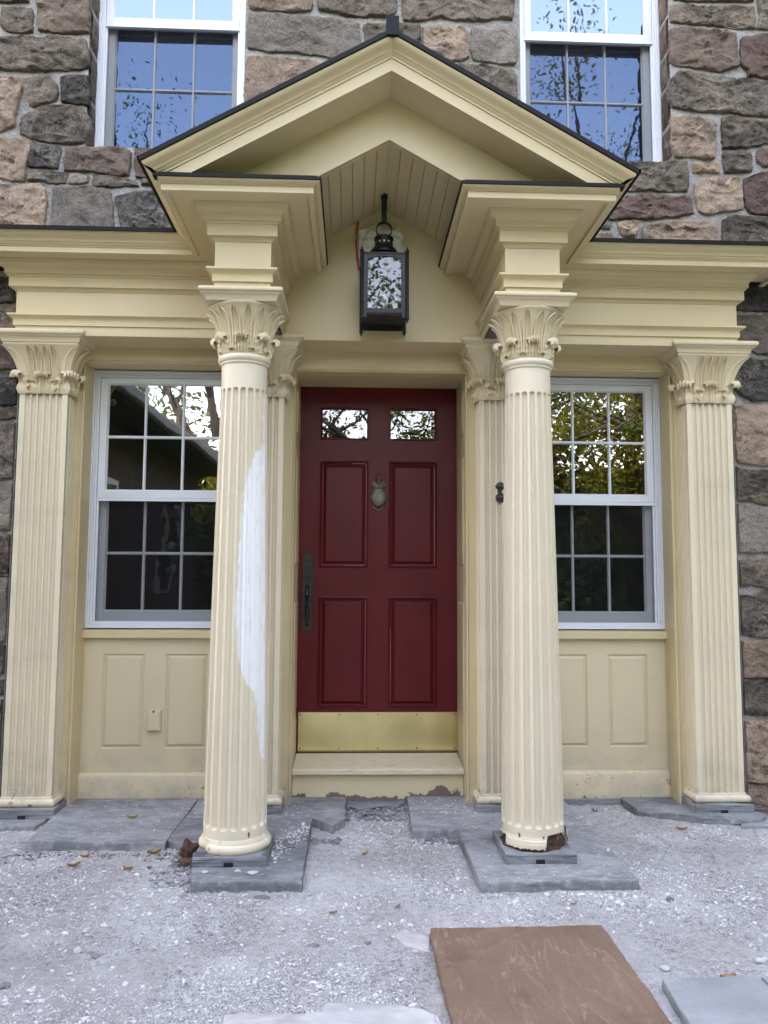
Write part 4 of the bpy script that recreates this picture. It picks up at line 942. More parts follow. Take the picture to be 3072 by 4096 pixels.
m.grid(P,closeu=True,closev=True); m.build('lantern_ring',M['black'],lan,smooth=30,recalc=True)
m=B(); m.box(lx-.013,lx+.013,ly-.008,ly+.004,zr+.036,3.024); m.box(lx-.017,lx+.017,ly-.02,ly+.02,3.018,3.032); m.tube([(lx,ly-.012,zr+.044),(lx,ly+.012,zr+.044)],.006,8); m.build('hanger_strap',M['black'],lan,smooth=0,bevel=.001)
# plastic bag and pink strap tucked behind the lantern
bag=MB(); P=[]
for i in range(22):
    row=[]
    for j in range(20):
        u,v_=i/21,j/19; x=-.125+.225*u; z=2.76+.175*v_-.03*(abs(u-.5)*2)**3*v_
        e=min(u,1-u,v_+.3,1-v_)*5; y=-.345-.030*min(1,e)-.020*fbm(x*2,z*2,3,18,4)-.012*abs(noise.noise(Vector((x*38,z*22,4))))
        row.append((x+.006*noise.noise(Vector((0,z*30,1))),y,z+.008*noise.noise(Vector((x*25,0,2)))))
    P.append(row)
bag.grid(P); tag(bag.build('plastic_bag',M['plastic'],None,smooth=70,recalc=False),'crumpled clear plastic bag stuffed behind the lantern against the gable wall','plastic bag')
m=MB(); m.tube([(-.130,-.345,2.968),(-.137,-.355,2.90),(-.139,-.360,2.84),(-.133,-.358,2.77),(-.124,-.352,2.70)],.0052,8); tag(m.build('pink_strap',M['pink'],None,smooth=60),'bright pink strap hanging down left of the lantern','strap')
# outlet cover on the left wainscot
ob=MB(); ob.box(-1.204,-1.131,-.018,0,.350,.460); tag(ob.build('outlet_cover',M['cream_flat'],None,smooth=0,bevel=.003),'cream painted flip-up outlet cover between the two left wainscot panels','outlet cover')
o=bpy.data.objects['outlet_cover']
q=MB(); q.box(-1.200,-1.135,-.024,-.018,.354,.450); q.build('flap',M['cream_flat'],o,smooth=0,bevel=.002)
q=MB(); q.box(-1.172,-1.163,-.028,-.024,.446,.456); q.build('hinge',M['bronze'],o,smooth=0)
# dark ornament on the inner right pilaster, its right side hidden by the column
om=MB(); 
def blob(m,cx,cz,rx,rz,y,pw=2.2):
    P=[]
    for i in range(7):
        t=i/6; P.append([(cx+rx*(1-t)*(abs(cos(a))**(2/pw))*(1 if cos(a)>0 else -1),y-.012*sin(pi/2*t),cz+rz*(1-t)*(abs(sin(a))**(2/pw))*(1 if sin(a)>0 else -1)) for a in [2*pi*k/24 for k in range(24)]])
    m.grid(P,closev=True)
blob(om,.607,1.615,.028,.021,-.2615,1.7); blob(om,.607,1.556,.026,.023,-.2615,2.8); om.box(.600,.612,-.268,-.2608,1.54,1.63)
tag(om.build('wall_ornament',M['bronze'],None,smooth=50),'small dark metal ornament on the inner pilaster, peeping out left of the right column','ornament')
# ================================================================== GROUND AND SLABS
def gz(x,y):
    h=-.026+.008*noise.noise(Vector((x*1.3,y*1.3,.3)))+.006*fbm(x,y,2,5,4)
    if y>-.25: h=h
    h-=.006*max(0,min(1,(-y-1.2)/.3))
    return h
def groundmat():
    m,t,b=newmat('crushed_stone_dust'); v=coords(t)
    n1=noi(t,v,2.4,6,.6,.4); n2=noi(t,v,38,10,.75); n3=noi(t,v,150,6,.75)
    c=mix(t,ramp(t,n1,[(.38,0),(.60,1)]),(.72,.705,.68),(.54,.515,.485)); c=mix(t,ramp(t,noi(t,v,1.15,6,.6,.8),[(.52,0),(.66,.55)]),c,(.47,.42,.36))
    pm=ramp(t,noi(t,v,1.9,5,.65,.6),[(.40,.18),(.60,1)])
    c=mix(t,math_(t,'MULTIPLY',pm,ramp(t,n2,[(.37,.95),(.50,0)])),c,(.26,.25,.25)); c=mix(t,ramp(t,n2,[(.53,0),(.68,.7)]),c,(.74,.735,.72))  # dark flecks colour in the shade of gaps between the grit
    c=mix(t,math_(t,'MULTIPLY',pm,ramp(t,n3,[(.39,.95),(.505,0)])),c,(.17,.165,.165)); c=mix(t,ramp(t,n3,[(.56,0),(.72,.3)]),c,(.76,.76,.75))
    t.links.new(c,b.inputs['Base Color']); b.inputs['Roughness'].default_value=.95; b.inputs['Specular IOR Level'].default_value=.15
    h=math_(t,'ADD',math_(t,'MULTIPLY',n2,.7),math_(t,'MULTIPLY',n3,.4)); bump(t,b,h,1.0,.03); return m
M['ground']=groundmat()
gm=MB(); xs_=[-2.6+.0095*i for i in range(548)]; ys_=[-2.7+.0095*i for i in range(292)]
P=[]
for x in xs_:
    row=[]
    for y in ys_:
        pat=max(0,noise.noise(Vector((x*1.1+3,y*1.1,9)))+.25)
        h=gz(x,y)+.011*pat*fbm(x,y,5,26,4)+.0050*noise.noise(Vector((x*60,y*60,1)))*1.0+.0030*noise.noise(Vector((x*120,y*120,4)))*(.15+pat*1.3)
        if abs(x)>2.5 or y<-2.6: h-=.02
        row.append((x,y,h))
    P.append(row)
gm.grid(P); tag(gm.build('ground',M['ground'],None,smooth=180,recalc=False),'grey crushed stone dust and gravel bed in front of the entrance','ground',kind='structure')
yd=MB(); yd.add([(-9,-4.8,-.085),(9,-4.8,-.085),(9,-.20,-.085),(-9,-.20,-.085)],[(0,1,2,3)]); tag(yd.build('yard',M['ground'],None,smooth=0,recalc=False),kind='structure')
M['lawn']=plain('lawn_grass',(.05,.075,.02),.9,0,.8,30,.45,2)
lw=MB(); lw.add([(-200,-200,-.10),(200,-200,-.10),(200,200,-.10),(-200,200,-.10)],[(0,1,2,3)]); tag(lw.build('lawn',M['lawn'],None,smooth=0,recalc=False),kind='structure')
# --- bluestone
def slatemat(name,c1,c2,chalk=.55,edge=True):
    m,t,b=newmat(name); v=coords(t); n=noi(t,mapscale(t,v,(1,2.2,1)),5,8,.65,.5)
    c=mix(t,ramp(t,n,[(.38,0),(.62,1)]),c1,c2)
    ch=noi(t,mapscale(t,v,(9,26,9)),2.4,9,.72,.6); c=mix(t,ramp(t,ch,[(chalk,0),(chalk+.14,.45)]),c,(.50,.50,.51))
    du=noi(t,v,3,5,.6); c=mix(t,ramp(t,du,[(.5,0),(.75,.5)]),c,(.42,.41,.41))
    sp=noi(t,v,95,5,.7); c=mix(t,ramp(t,sp,[(.66,0),(.72,.7)]),c,(.55,.55,.55))
    t.links.new(c,b.inputs['Base Color']); b.inputs['Roughness'].default_value=.75; b.inputs['Specular IOR Level'].default_value=.3
    lay=noi(t,mapscale(t,v,(3,3,190)),2,5,.6)
    if 'plinth' in name: c=mix(t,ramp(t,lay,[(.40,.85),(.47,0)]),c,(.05,.055,.06)); c=mix(t,ramp(t,lay,[(.55,0),(.62,.5)]),c,(.34,.35,.35)); t.links.new(c,b.inputs['Base Color'])
    h=math_(t,"ADD",math_(t,"MULTIPLY",n,.5),math_(t,'ADD',math_(t,'MULTIPLY',lay,.5),math_(t,'MULTIPLY',noi(t,v,50,8,.7),.4)))
    bump(t,b,h,.6,.010); return m
M['blue']=slatemat('bluestone_paving',(.155,.16,.162),(.26,.262,.258),.50)
M['bluedark']=slatemat('bluestone_dark',(.115,.122,.128),(.195,.20,.20),.53)
M['plinth']=slatemat('slate_plinth',(.16,.175,.18),(.23,.235,.235),.62)
M['newblue']=slatemat('new_bluestone',(.23,.245,.25),(.275,.285,.285),.80)
def brownmat():
    m,t,b=newmat('brown_sandstone_flag'); v=coords(t); n=noi(t,v,4,7,.6,.6); c=mix(t,ramp(t,n,[(.3,0),(.7,1)]),(.195,.125,.080),(.158,.10,.064))
    vn=noi(t,mapscale(t,v,(6.5,1.7,1)),2.0,5,.55,.55); vm=ramp(t,noi(t,v,5,4),[(.38,.1),(.56,1)]); c=mix(t,math_(t,'MULTIPLY',vm,ramp(t,vn,[(.484,0),(.4985,.62),(.506,.12),(.55,0)])),c,(.36,.27,.21))
    c=mix(t,ramp(t,noi(t,v,90,6,.7),[(.62,0),(.75,.4)]),c,(.33,.25,.20)); c=mix(t,ramp(t,noi(t,v,2.3,4),[(.62,0),(.66,.5)]),c,(.115,.07,.05))
    t.links.new(c,b.inputs['Base Color']); b.inputs['Roughness'].default_value=.6
    bump(t,b,math_(t,'ADD',math_(t,'MULTIPLY',vn,1.4),math_(t,'MULTIPLY',noi(t,v,24,9,.65),.5)),.8,.02); return m
M['brown']=brownmat()
def slab(name,poly,zt,zb,mat,label,cat='paving slab',rough=.003,layers=5,chip=.004,group=None,seed=1,holes=None,tilt=None):
    pts=[]; n=len(poly)
    for i in range(n):
        a=Vector(poly[i]); b_=Vector(poly[(i+1)%n]); k=max(1,int((b_-a).length/.018))
        for j in range(k): pts.append(a.lerp(b_,j/k))
    c=sum(pts,Vector((0,0)))/len(pts)
    lv=[(zt,-.0035),(zt-.0025,-.001)]+[(zt-(zt-zb)*(i+1)/layers,0) for i in range(layers)]
    P=[]
    for li,(z,ins) in enumerate(lv):
        row=[]
        for p in pts:
            d=(p-c).normalized(); jj=rough*1.3*noise.noise(Vector((p.x*22,p.y*22,seed+z*90)))+rough*.7*noise.noise(Vector((p.x*60,p.y*60,seed+z*160)))+chip*min(0,noise.noise(Vector((p.x*7,p.y*7,seed*3+ (0 if li<2 else li*.9)))))
            q=p+d*(ins+jj); row.append((q.x,q.y,z))
        P.append(row)
    m=MB(); m.grid(P,closev=True); L=len(pts); m.f.append(tuple(range(L)))
    # triangulated by Blender
    if tilt: m.v=[(x,y,z+tilt(x,y)) for x,y,z in m.v]
    o=m.build(name,mat,None,smooth=40,recalc=True); return tag(o,label,cat,group)
sl=slab
sl('bluestone_slab',[(.343,-1.160),(.951,-1.155),(.952,-.14),(.952,-.02),(.60,-.02),(.60,-.545),(.342,-.545)],.015,-.040,M['blue'],'large bluestone slab under the right column, its front corners clean and square',seed=2)
sl('bluestone_slab',[(-.735,-1.136),(-.322,-1.135),(-.325,-.380),(-.345,-.36),(-.93,-.36),(-.93,-.66),(-.80,-.78)],.015,-.040,M['bluedark'],'bluestone slab under the left column with grit and rubble on its right half',seed=3,rough=.004)
sl('bluestone_slab',[(-1.530,-.655),(-.934,-.70),(-.927,-.06),(-.927,-.02),(-1.56,-.02),(-1.572,-.10)],.013,-.040,M['blue'],'wide bluestone slab under the left wainscot, streaked with white mortar',seed=4)
sl('bluestone_slab',[(-.928,-.352),(-.33,-.352),(-.225,-.47),(-.168,-.36),(-.168,-.0),(-.925,-.01)],.010,-.040,M['blue'],'cracked bluestone slab in front of the left end of the door sill',seed=5,chip=.008)
sl('bluestone_slab',[(.140,-.538),(.336,-.541),(.594,-.541),(.594,-.004),(.146,-.004),(.150,-.07)],.012,-.040,M['blue'],'bluestone slab in front of the right end of the door sill',seed=6)
sl('bluestone_slab',[(1.282,-.245),(1.54,-.345),(1.70,-.415),(1.83,-.40),(1.90,-.33),(1.86,-.235),(1.84,-.02),(1.275,-.01)],.003,-.040,M['bluedark'],'broken bluestone slab under the right outer pilaster',seed=7,chip=.014,rough=.006)
sl('bluestone_slab',[(-2.3,-.43),(-1.60,-.40),(-1.585,-.30),(-1.59,-.14),(-2.3,-.14)],-.004,-.040,M['blue'],'narrow chalky bluestone strip under the left outer pilaster',seed=8,chip=.01)
sl('bluestone_chunk',[(1.70,-.46),(1.95,-.45),(2.0,-.36),(1.92,-.32),(1.72,-.41)],-.012,-.055,M['blue'],'pale broken bluestone chunk right of the right outer pilaster plinth','stone chunk',seed=9,chip=.01)
sl('stone_curb',[(.96,-.035),(1.272,-.035),(1.272,.0),(.96,.0)],-.001,-.055,M['plinth'],'thin stone curb under the right wainscot','curb',seed=10)
sl('slate_rubble',[(-.166,-.115),(-.08,-.15),(.02,-.10),(.10,-.12),(.135,-.06),(.135,-.002),(-.166,-.002)],-.008,-.055,M['bluedark'],'shattered slate ledge below the middle of the door sill','slate',seed=12,chip=.02,rough=.01,layers=9)
sl('slate_rubble',[(-.22,-.30),(-.14,-.25),(-.13,-.17),(-.05,-.20),(.06,-.22),(.13,-.24),(.135,-.13),(-.15,-.13)],-.032,-.06,M['newblue'],'pale mortar lump in front of the shattered slate ledge','mortar lump',seed=13,chip=.02,rough=.01)
# plinths
def plinth(c,hx,hy,label,seed,zt=.0535,zb=.0155,notch=True,yc=None):
    x0,x1=c-hx,c+hx; yc=CY if yc is None else yc; y0,y1=yc-hy,yc+hy
    poly=[(x0,y0),(x1,y0),(x1,y1),(x0,y1)]
    o=slab('slate_plinth',poly,zt,zb,M['plinth'],label,'plinth',rough=.0025,layers=8,chip=.004,seed=seed)
    if notch:
        m=MB(); m.box(c-.022+.0,c+.014,y0-.003,y0+.02,zb+.001,zb+.017); nb=m.build('drain_notch',M['dark'],None,smooth=0); nb.parent=o
plinth(-.615,.145,.148,'square slate plinth under the left column with a small dark notch in front',21)
plinth(.618,.143,.148,'square slate plinth under the rotted right column with a ragged notch in front',22)
plinth(1.70,.146,.08,'laminated slate plinth under the right outer pilaster',23,.0435,-.0,True,-.222)
plinth(-1.70,.146,.08,'slate plinth under the left outer pilaster at the photo edge',24,.0435,-.004,True,-.222)
plinth(.62,.146,.08,'layered slate plinth under the right inner pilaster',25,.0435,.0125,False,-.222)
plinth(-.62,.146,.08,'slate plinth under the left inner pilaster, behind the left column',26,.0435,.0125,False,-.222)
# loose flags in the foreground
sl('sandstone_flag',[(.122,-1.491),(.700,-1.482),(.702,-2.30),(.129,-2.30)],-.005,-.034,M['brown'],'big reddish brown sandstone flag lying on the gravel in the foreground','paving slab',seed=31,chip=.007,rough=.004)
sl('bluestone_flag',[(.756,-1.846),(1.046,-1.829),(1.044,-2.30),(.722,-2.30)],.0,-.034,M['newblue'],'blue-grey bluestone flag with white mortar specks at the lower right corner','paving slab',seed=32,chip=.003)
sl('bluestone_flag',[(1.053,-1.836),(1.38,-1.82),(1.38,-2.30),(1.051,-2.30)],-.002,-.034,M['newblue'],'bluestone flag barely entering at the lower right edge of the photo','paving slab',seed=33,chip=.003)
M['paleslab']=slatemat('pale_limestone',(.36,.345,.325),(.50,.485,.46),.54)
sl('limestone_flag',[(-.477,-1.94),(-.273,-1.943),(-.219,-1.935),(-.205,-1.902),(-.16,-1.89),(-.067,-1.906),(.044,-1.923),(.10,-1.96),(.11,-2.3),(-.48,-2.3)],-.024,-.05,M['paleslab'],'rough pale limestone flag at the bottom edge left of the brown flag','paving slab',seed=34,chip=.02,rough=.012)
sl('buried_rock',[(.0,-1.50),(.039,-1.438),(.082,-1.462),(.118,-1.50),(.115,-1.60),(.03,-1.55)],-.0275,-.06,M['paleslab'],'pale flat rock showing in the gravel left of the brown flag corner','rock',seed=35,chip=.02,rough=.008)
# ---- gravel: stuff
def pebble_mesh(rng, sub=1):
    import bmesh
    bm=bmesh.new(); bmesh.ops.create_icosphere(bm,subdivisions=sub,radius=1)
    s=Vector((rng.uniform(.8,1.3),rng.uniform(.6,1.0),rng.uniform(.4,.75))); k=rng.random()*50
    for v in bm.verts:
        f=1+.28*noise.noise(v.co*1.3+Vector((k,0,0)))+.12*noise.noise(v.co*3+Vector((0,k,0))); v.co=Vector((v.co.x*s.x,v.co.y*s.y,v.co.z*s.z))*f
    vs=[v.co.copy() for v in bm.verts]; fs=[tuple(x.index for x in f.verts) for f in bm.faces]; bm.free(); return vs,fs
rng=random.Random(4); protos=[pebble_mesh(rng) for _ in range(14)]
blocked=[(.335,.96,-1.17,0),(-.75,-.31,-1.15,-.35),(-1.54,-.92,-.71,0),(-.92,-.16,-.40,0),(.13,.60,-.55,0),(1.27,1.9,-.40,0),(.12,.71,-2.4,-1.48),(.73,1.40,-2.4,-1.83),(-.48,.10,-2.4,-1.94)]
def isblocked(x,y): return any(a<x<b and c<y<d for a,b,c,d in blocked)
def gravelmat():
    m,t,b=newmat('gravel_stone'); v=coords(t); n=noi(t,v,9,3); c=mix(t,ramp(t,n,[(.35,0),(.65,1)]),(.60,.59,.58),(.45,.435,.425))
    c=mix(t,ramp(t,noi(t,v,31,2),[(.66,0),(.72,.7)]),c,(.72,.72,.71)); c=mix(t,ramp(t,noi(t,v,23,2),[(.66,0),(.70,.8)]),c,(.15,.15,.16))
    t.links.new(c,b.inputs['Base Color']); b.inputs['Roughness'].default_value=.9; bump(t,b,noi(t,v,200,4),.3,.003); return m
M['gravel']=gravelmat()
gv=MB(); cnt=0
while cnt<52000:
    x=rng.uniform(-2.0,1.95); y=-2.45+2.4*rng.random()**1.0
    if isblocked(x,y): continue
    dens=noise.noise(Vector((x*1.7+5,y*2.2,2)))+.35*noise.noise(Vector((x*6,y*6,7)))
    if dens<rng.uniform(-.35,.42): continue
    q=rng.random(); s=.0015+.0028*q*q+(.005*rng.random() if q>.965 else 0)+(.007*rng.random() if q>.996 else 0)
    vs,fs=protos[rng.randrange(14)]; a=rng.uniform(0,6.28); ca,sa=cos(a),sin(a); z=gz(x,y)+s*.25
    gv.add([(x+(p.x*ca-p.y*sa)*s,y+(p.x*sa+p.y*ca)*s,z+p.z*s) for p in vs],fs); cnt+=1
tag(gv.build('gravel',M['gravel'],None,smooth=0,recalc=False),'loose grey gravel and chips scattered over the stone dust','gravel',kind='stuff')
# rubble on the slabs
gv=MB()
for k in range(4200):
    q=rng.random()
    if q<.22: u=rng.random(); x=-.47+.13*u+rng.gauss(0,.03); y=-.90+.42*u+rng.gauss(0,.045); 
    elif q<.40: x=rng.uniform(-.16,.60); y=rng.uniform(-.34,-.02)
    elif q<.62: x=rng.uniform(.36,.94); y=rng.uniform(-1.14,-.05)
    else: x=rng.uniform(-1.55,-.34); y=rng.uniform(-.66,-.03)
    if q<.22 and (x>-.326 or x<-.468): continue
    if .40<=q<.62 and (.47<x<.77 and -1.0<y<-.69): continue
    s=.0008+.0042*rng.random()**5*(1.7 if q<.45 else 1); vs,fs=protos[rng.randrange(14)]; a=rng.uniform(0,6.28); ca,sa=cos(a),sin(a)
    zz=(.016 if (q<.22 or .40<=q<.62) else (.0115 if (x>.146 or x<-.168) else -.030))+s*.3
    gv.add([(x+(p.x*ca-p.y*sa)*s,y+(p.x*sa+p.y*ca)*s,zz+p.z*s) for p in vs],fs)
tag(gv.build('stone_chips',M['gravel'],None,smooth=0,recalc=False),'small white stone chips and grit lying on the bluestone slabs','stone chips',kind='stuff')
# broken slate and mortar shards
gv=MB()
for k in range(520):
    q=rng.random()
    if q<.40: x=rng.gauss(-.02,.075); y=rng.uniform(-.30,-.10)
    elif q<.75: x=rng.gauss(-.83,.05); y=rng.uniform(-1.10,-.76)
    else: x=rng.choice([rng.uniform(-.33,-.18),rng.uniform(.14,.35)]); y=rng.uniform(-.62,-.55)
    L=rng.uniform(.005,.017)*(1.5 if rng.random()>.93 else 1); th=L*rng.uniform(.12,.3); a=rng.uniform(0,6.28); z=gz(x,y)+rng.uniform(.0,.006)+(.004 if q<.4 else 0); n_=rng.randint(4,6); tx,ty=rng.gauss(0,.25),rng.gauss(0,.25)
    pts=[(L*rng.uniform(.55,1)*cos(2*pi*i/n_),L*.7*rng.uniform(.55,1)*sin(2*pi*i/n_)) for i in range(n_)]; pts=[(u*cos(a)-v_*sin(a),u*sin(a)+v_*cos(a)) for u,v_ in pts]
    gv.add([(x+u,y+v_,z+u*tx+v_*ty) for u,v_ in pts]+[(x+u,y+v_,z+u*tx+v_*ty+th) for u,v_ in pts],[tuple(range(n_,2*n_))]+[(i,(i+1)%n_,(i+1)%n_+n_,i+n_) for i in range(n_)])
tag(gv.build('slate_shards',M['blue'],None,smooth=0,recalc=True),'broken slate and mortar shards below the door sill and beside the slabs','slate shards',kind='stuff')
m=MB(); rw=random.Random(3)
for k in range(14):
    a=rw.uniform(0,6.28); L=rw.uniform(.012,.028); x,y=1.10+rw.gauss(0,.006),-.155+rw.gauss(0,.006); z=gz(x,y); ex,ey=cos(a)*L*.8,sin(a)*L*.8
    m.add([(x-.0015,y,z),(x+.0015,y,z),(x+ex*.6,y+ey*.6,z+L*.75),(x+ex,y+ey,z+L)],[(0,1,2),(0,2,3)])
tag(m.build('weed',plain('weed_green',(.06,.11,.03),.7),None,smooth=0,recalc=False),'tiny green weed sprouting from the dust below the right wainscot','weed')
# individual rocks
def rock(x,y,s,mat,label,name='rock',flat=.5,rot=0,group=None,z=None,el=1.0):
    vs,fs=pebble_mesh(random.Random(int(x*1000+y*777)),3)
    if 'wood' in name: vs=[p*(1+.55*noise.fractal(p*1.8+Vector((x*9,0,3)),.7,2.2,4)) for p in vs]
    elif s>.012: vs=[p*(1+.12*noise.noise(p*3.5+Vector((x*9,0,3)))) for p in vs]
    ca,sa=cos(rot),sin(rot); m=MB(); zb=gz(x,y) if z is None else z
    m.add([(x+(p.x*el*ca-p.y*sa)*s,y+(p.x*el*sa+p.y*ca)*s,zb+(p.z*flat/.55+.35*flat)*s) for p in vs],fs)
    return tag(m.build(name,mat,None,smooth=50,recalc=False),label,'rock' if name=='rock' else name.replace('_',' '),group)
M['palerock']=plain('pale_rock',(.46,.45,.44),.9,0,.6,60,.25,12); M['darkrock']=plain('dark_slate_chip',(.20,.205,.21),.8,0,.5,40,.4,12)
for x,y,s,mt,lb,fl,rt,el,zz in (
 (-.275,-.985,.013,'palerock','small pale rock on the gravel just right of the left slab edge',.6,.4,1,None),
 (-.465,-1.194,.022,'darkrock','flat slate sliver lying in front of the left column slab',.22,.15,1.6,None),
 (-.40,-.765,.020,'darkrock','slate flake lying in the grit right of the left column',.3,-.4,1.2,.017),
 (-.575,-1.045,.010,'palerock','white pebble on the left slab front right of the plinth notch',.6,0,1,.017),
 (-.515,-1.055,.018,'palerock','flat pinkish flake on the left slab front edge',.2,0,1,.017),
 (-.70,-1.05,.011,'palerock','white pebble on the left front corner of the left slab',.5,0,1,.017),
 (-.997,-1.568,.015,'palerock','round pale stone in the gravel at the lower left',.6,1,1,None),
 (-.93,-1.60,.013,'darkrock','grey-brown stone beside the round pale stone in the gravel',.5,0,1,None),
 (-.83,-1.51,.015,'palerock','pale cobble below the gravel patch centre',.6,1,1,None),
 (-1.353,-1.232,.014,'palerock','round whitish stone left of the gravel patch',.6,0,1,None),
 (-1.019,-1.43,.015,'palerock','angular pale stone with a darker neighbour in the gravel patch',.6,2,1,None),
 (-.082,-1.537,.012,'darkrock','dark slate chip on the gravel left of the pale flat rock',.4,.3,1,None),
 (-.256,-1.555,.012,'darkrock','greenish slate chip in the middle of the gravel',.25,.1,1.5,None),
 (-1.134,-1.772,.018,'darkrock','dark grey stone at the left photo edge near the bottom',.45,0,1,None),
 (.066,-1.60,.013,'palerock','pale pebble close against the left edge of the brown flag',.5,0,1,None),
 (1.127,-1.699,.016,'palerock','pale rock in the dust right of the brown flag',.5,0,1,None),
 (1.03,-1.246,.013,'darkrock','dark pebble right of the right column slab',.6,0,1,None),
 (.814,-1.734,.017,'palerock','tan-white rock between brown flag and bluestone flag',.5,1,1,None)):
    rock(x,y,s,M[mt],lb,flat=fl,rot=rt,el=el,z=zz)
rock(-.81,-.80,.040,M['rot'],'reddish brown lump of rotten wood beside the left column base','rotten_wood',.55,.3,z=.012)
rock(-.79,-.885,.024,M['rot'],'small heap of brown wood crumbs left of the left plinth','wood_crumbs',.3,.1,z=.002,el=1.9)
# leaves
M['leafbrown']=plain('dry_leaf',(.36,.22,.08),.7,0,.2,60,.5,30); M['leafyellow']=plain('yellow_leaf',(.40,.31,.08),.6,0,.2,60,.4,30)
def dryleaf(x,y,L,rot,mat,label,z=None):
    m=MB(); P=[]; zb=(gz(x,y) if z is None else z)+.004
    for i in range(9):
        t=i/8; w_=L*.20*sin(pi*t)**.8; P.append([(x+(L*(t-.5))*cos(rot)-s*w_*sin(rot),y+(L*(t-.5))*sin(rot)+s*w_*cos(rot),zb+L*.16*s*s+L*.12*(t-.5)**2*4) for s in (-1,-.5,0,.5,1)])
    m.grid(P); tag(m.build('dry_leaf',mat,None,smooth=60,recalc=False),label,'leaf')
for a in ((-1.17,-.36,.055,.1,'leafyellow','narrow olive leaf on the wide left bluestone slab',.014),(-.078,-.73,.045,.9,'leafyellow','curled yellow-brown leaf on the gravel between the columns',None),
 (1.414,-.46,.055,0,'leafbrown','tan leaf on the dust below the right outer pilaster',None),(-1.26,-.862,.05,.6,'leafbrown','tan leaf on the gravel in front of the wide left slab',None),
 (-1.033,-.90,.045,-.2,'leafbrown','pale brown leaf crumpled on the gravel below the left slab end',None),(.135,-1.475,.04,1.2,'leafyellow','yellow leaf tucked at the far left corner of the brown flag',None),
 (.974,-1.80,.05,.1,'leafbrown','orange-tan leaf peeping from behind the bluestone flag',None),(.662,-1.283,.025,.3,'leafbrown','tiny tan leaf fragment between right slab and brown flag',None),
 (-.97,-.74,.06,.5,'leafbrown','brown leaf in the dark debris at the slab joint',None),(-1.25,-.76,.04,.2,'leafbrown','brown leaf below the front edge of the wide left slab',None),(-.20,-1.33,.03,.4,'leafbrown','dark brown leaf scrap in the central gravel',None),(.03,-1.27,.03,.9,'darkrock','dark curled scrap left of the brown flag',None)):
    dryleaf(a[0],a[1],a[2],a[3],M[a[4]],a[5],a[6])
# dark debris along the left slab foot: stuff
gv=MB()
for k in range(260):
    x=rng.uniform(-1.9,-.78); y=-.735-.02*x*0+rng.gauss(0,.03)-.03*(x>-1.0); s=rng.uniform(.002,.007); a=rng.uniform(0,3.1); z=gz(x,y)+.002
    gv.add([(x-s*2*cos(a),y-s*2*sin(a),z),(x+s*.5*sin(a),y-s*.5*cos(a),z+s*.3),(x+s*2*cos(a),y+s*2*sin(a),z+.001),(x-s*.5*sin(a),y+s*.5*cos(a),z+s*.5)],[(0,1,2,3)])
tag(gv.build('leaf_litter',M['rot'],None,smooth=0,recalc=False),'dark brown leaf crumbs along the foot of the left slabs','leaf litter',kind='stuff')
# ================================================================== ACROSS THE YARD (seen in the glass; side trees added against low sky)
M['bark']=plain('bark',(.075,.058,.045),.95,0,1,15,.4,6)
def leafmat(name,c1,c2):
    m,t,b=newmat(name); t.nodes.remove(b); out=[n for n in t.nodes if n.type=='OUTPUT_MATERIAL'][0]; v=coords(t)
    c=mix(t,ramp(t,noi(t,v,1.2,4),[(.35,0),(.65,1)]),c1,c2)
    d=N(t,'ShaderNodeBsdfDiffuse'); tl=N(t,'ShaderNodeBsdfTranslucent'); t.links.new(c,d.inputs[0]); t.links.new(c,tl.inputs[0])
    mx=N(t,'ShaderNodeMixShader'); mx.inputs[0].default_value=.4; t.links.new(d.outputs[0],mx.inputs[1]); t.links.new(tl.outputs[0],mx.inputs[2]); t.links.new(mx.outputs[0],out.inputs[0]); return m
M['leafG']=leafmat('green_leaves',(.05,.08,.015),(.09,.11,.02)); M['leafY']=leafmat('yellow_green_leaves',(.11,.115,.02),(.17,.135,.025))
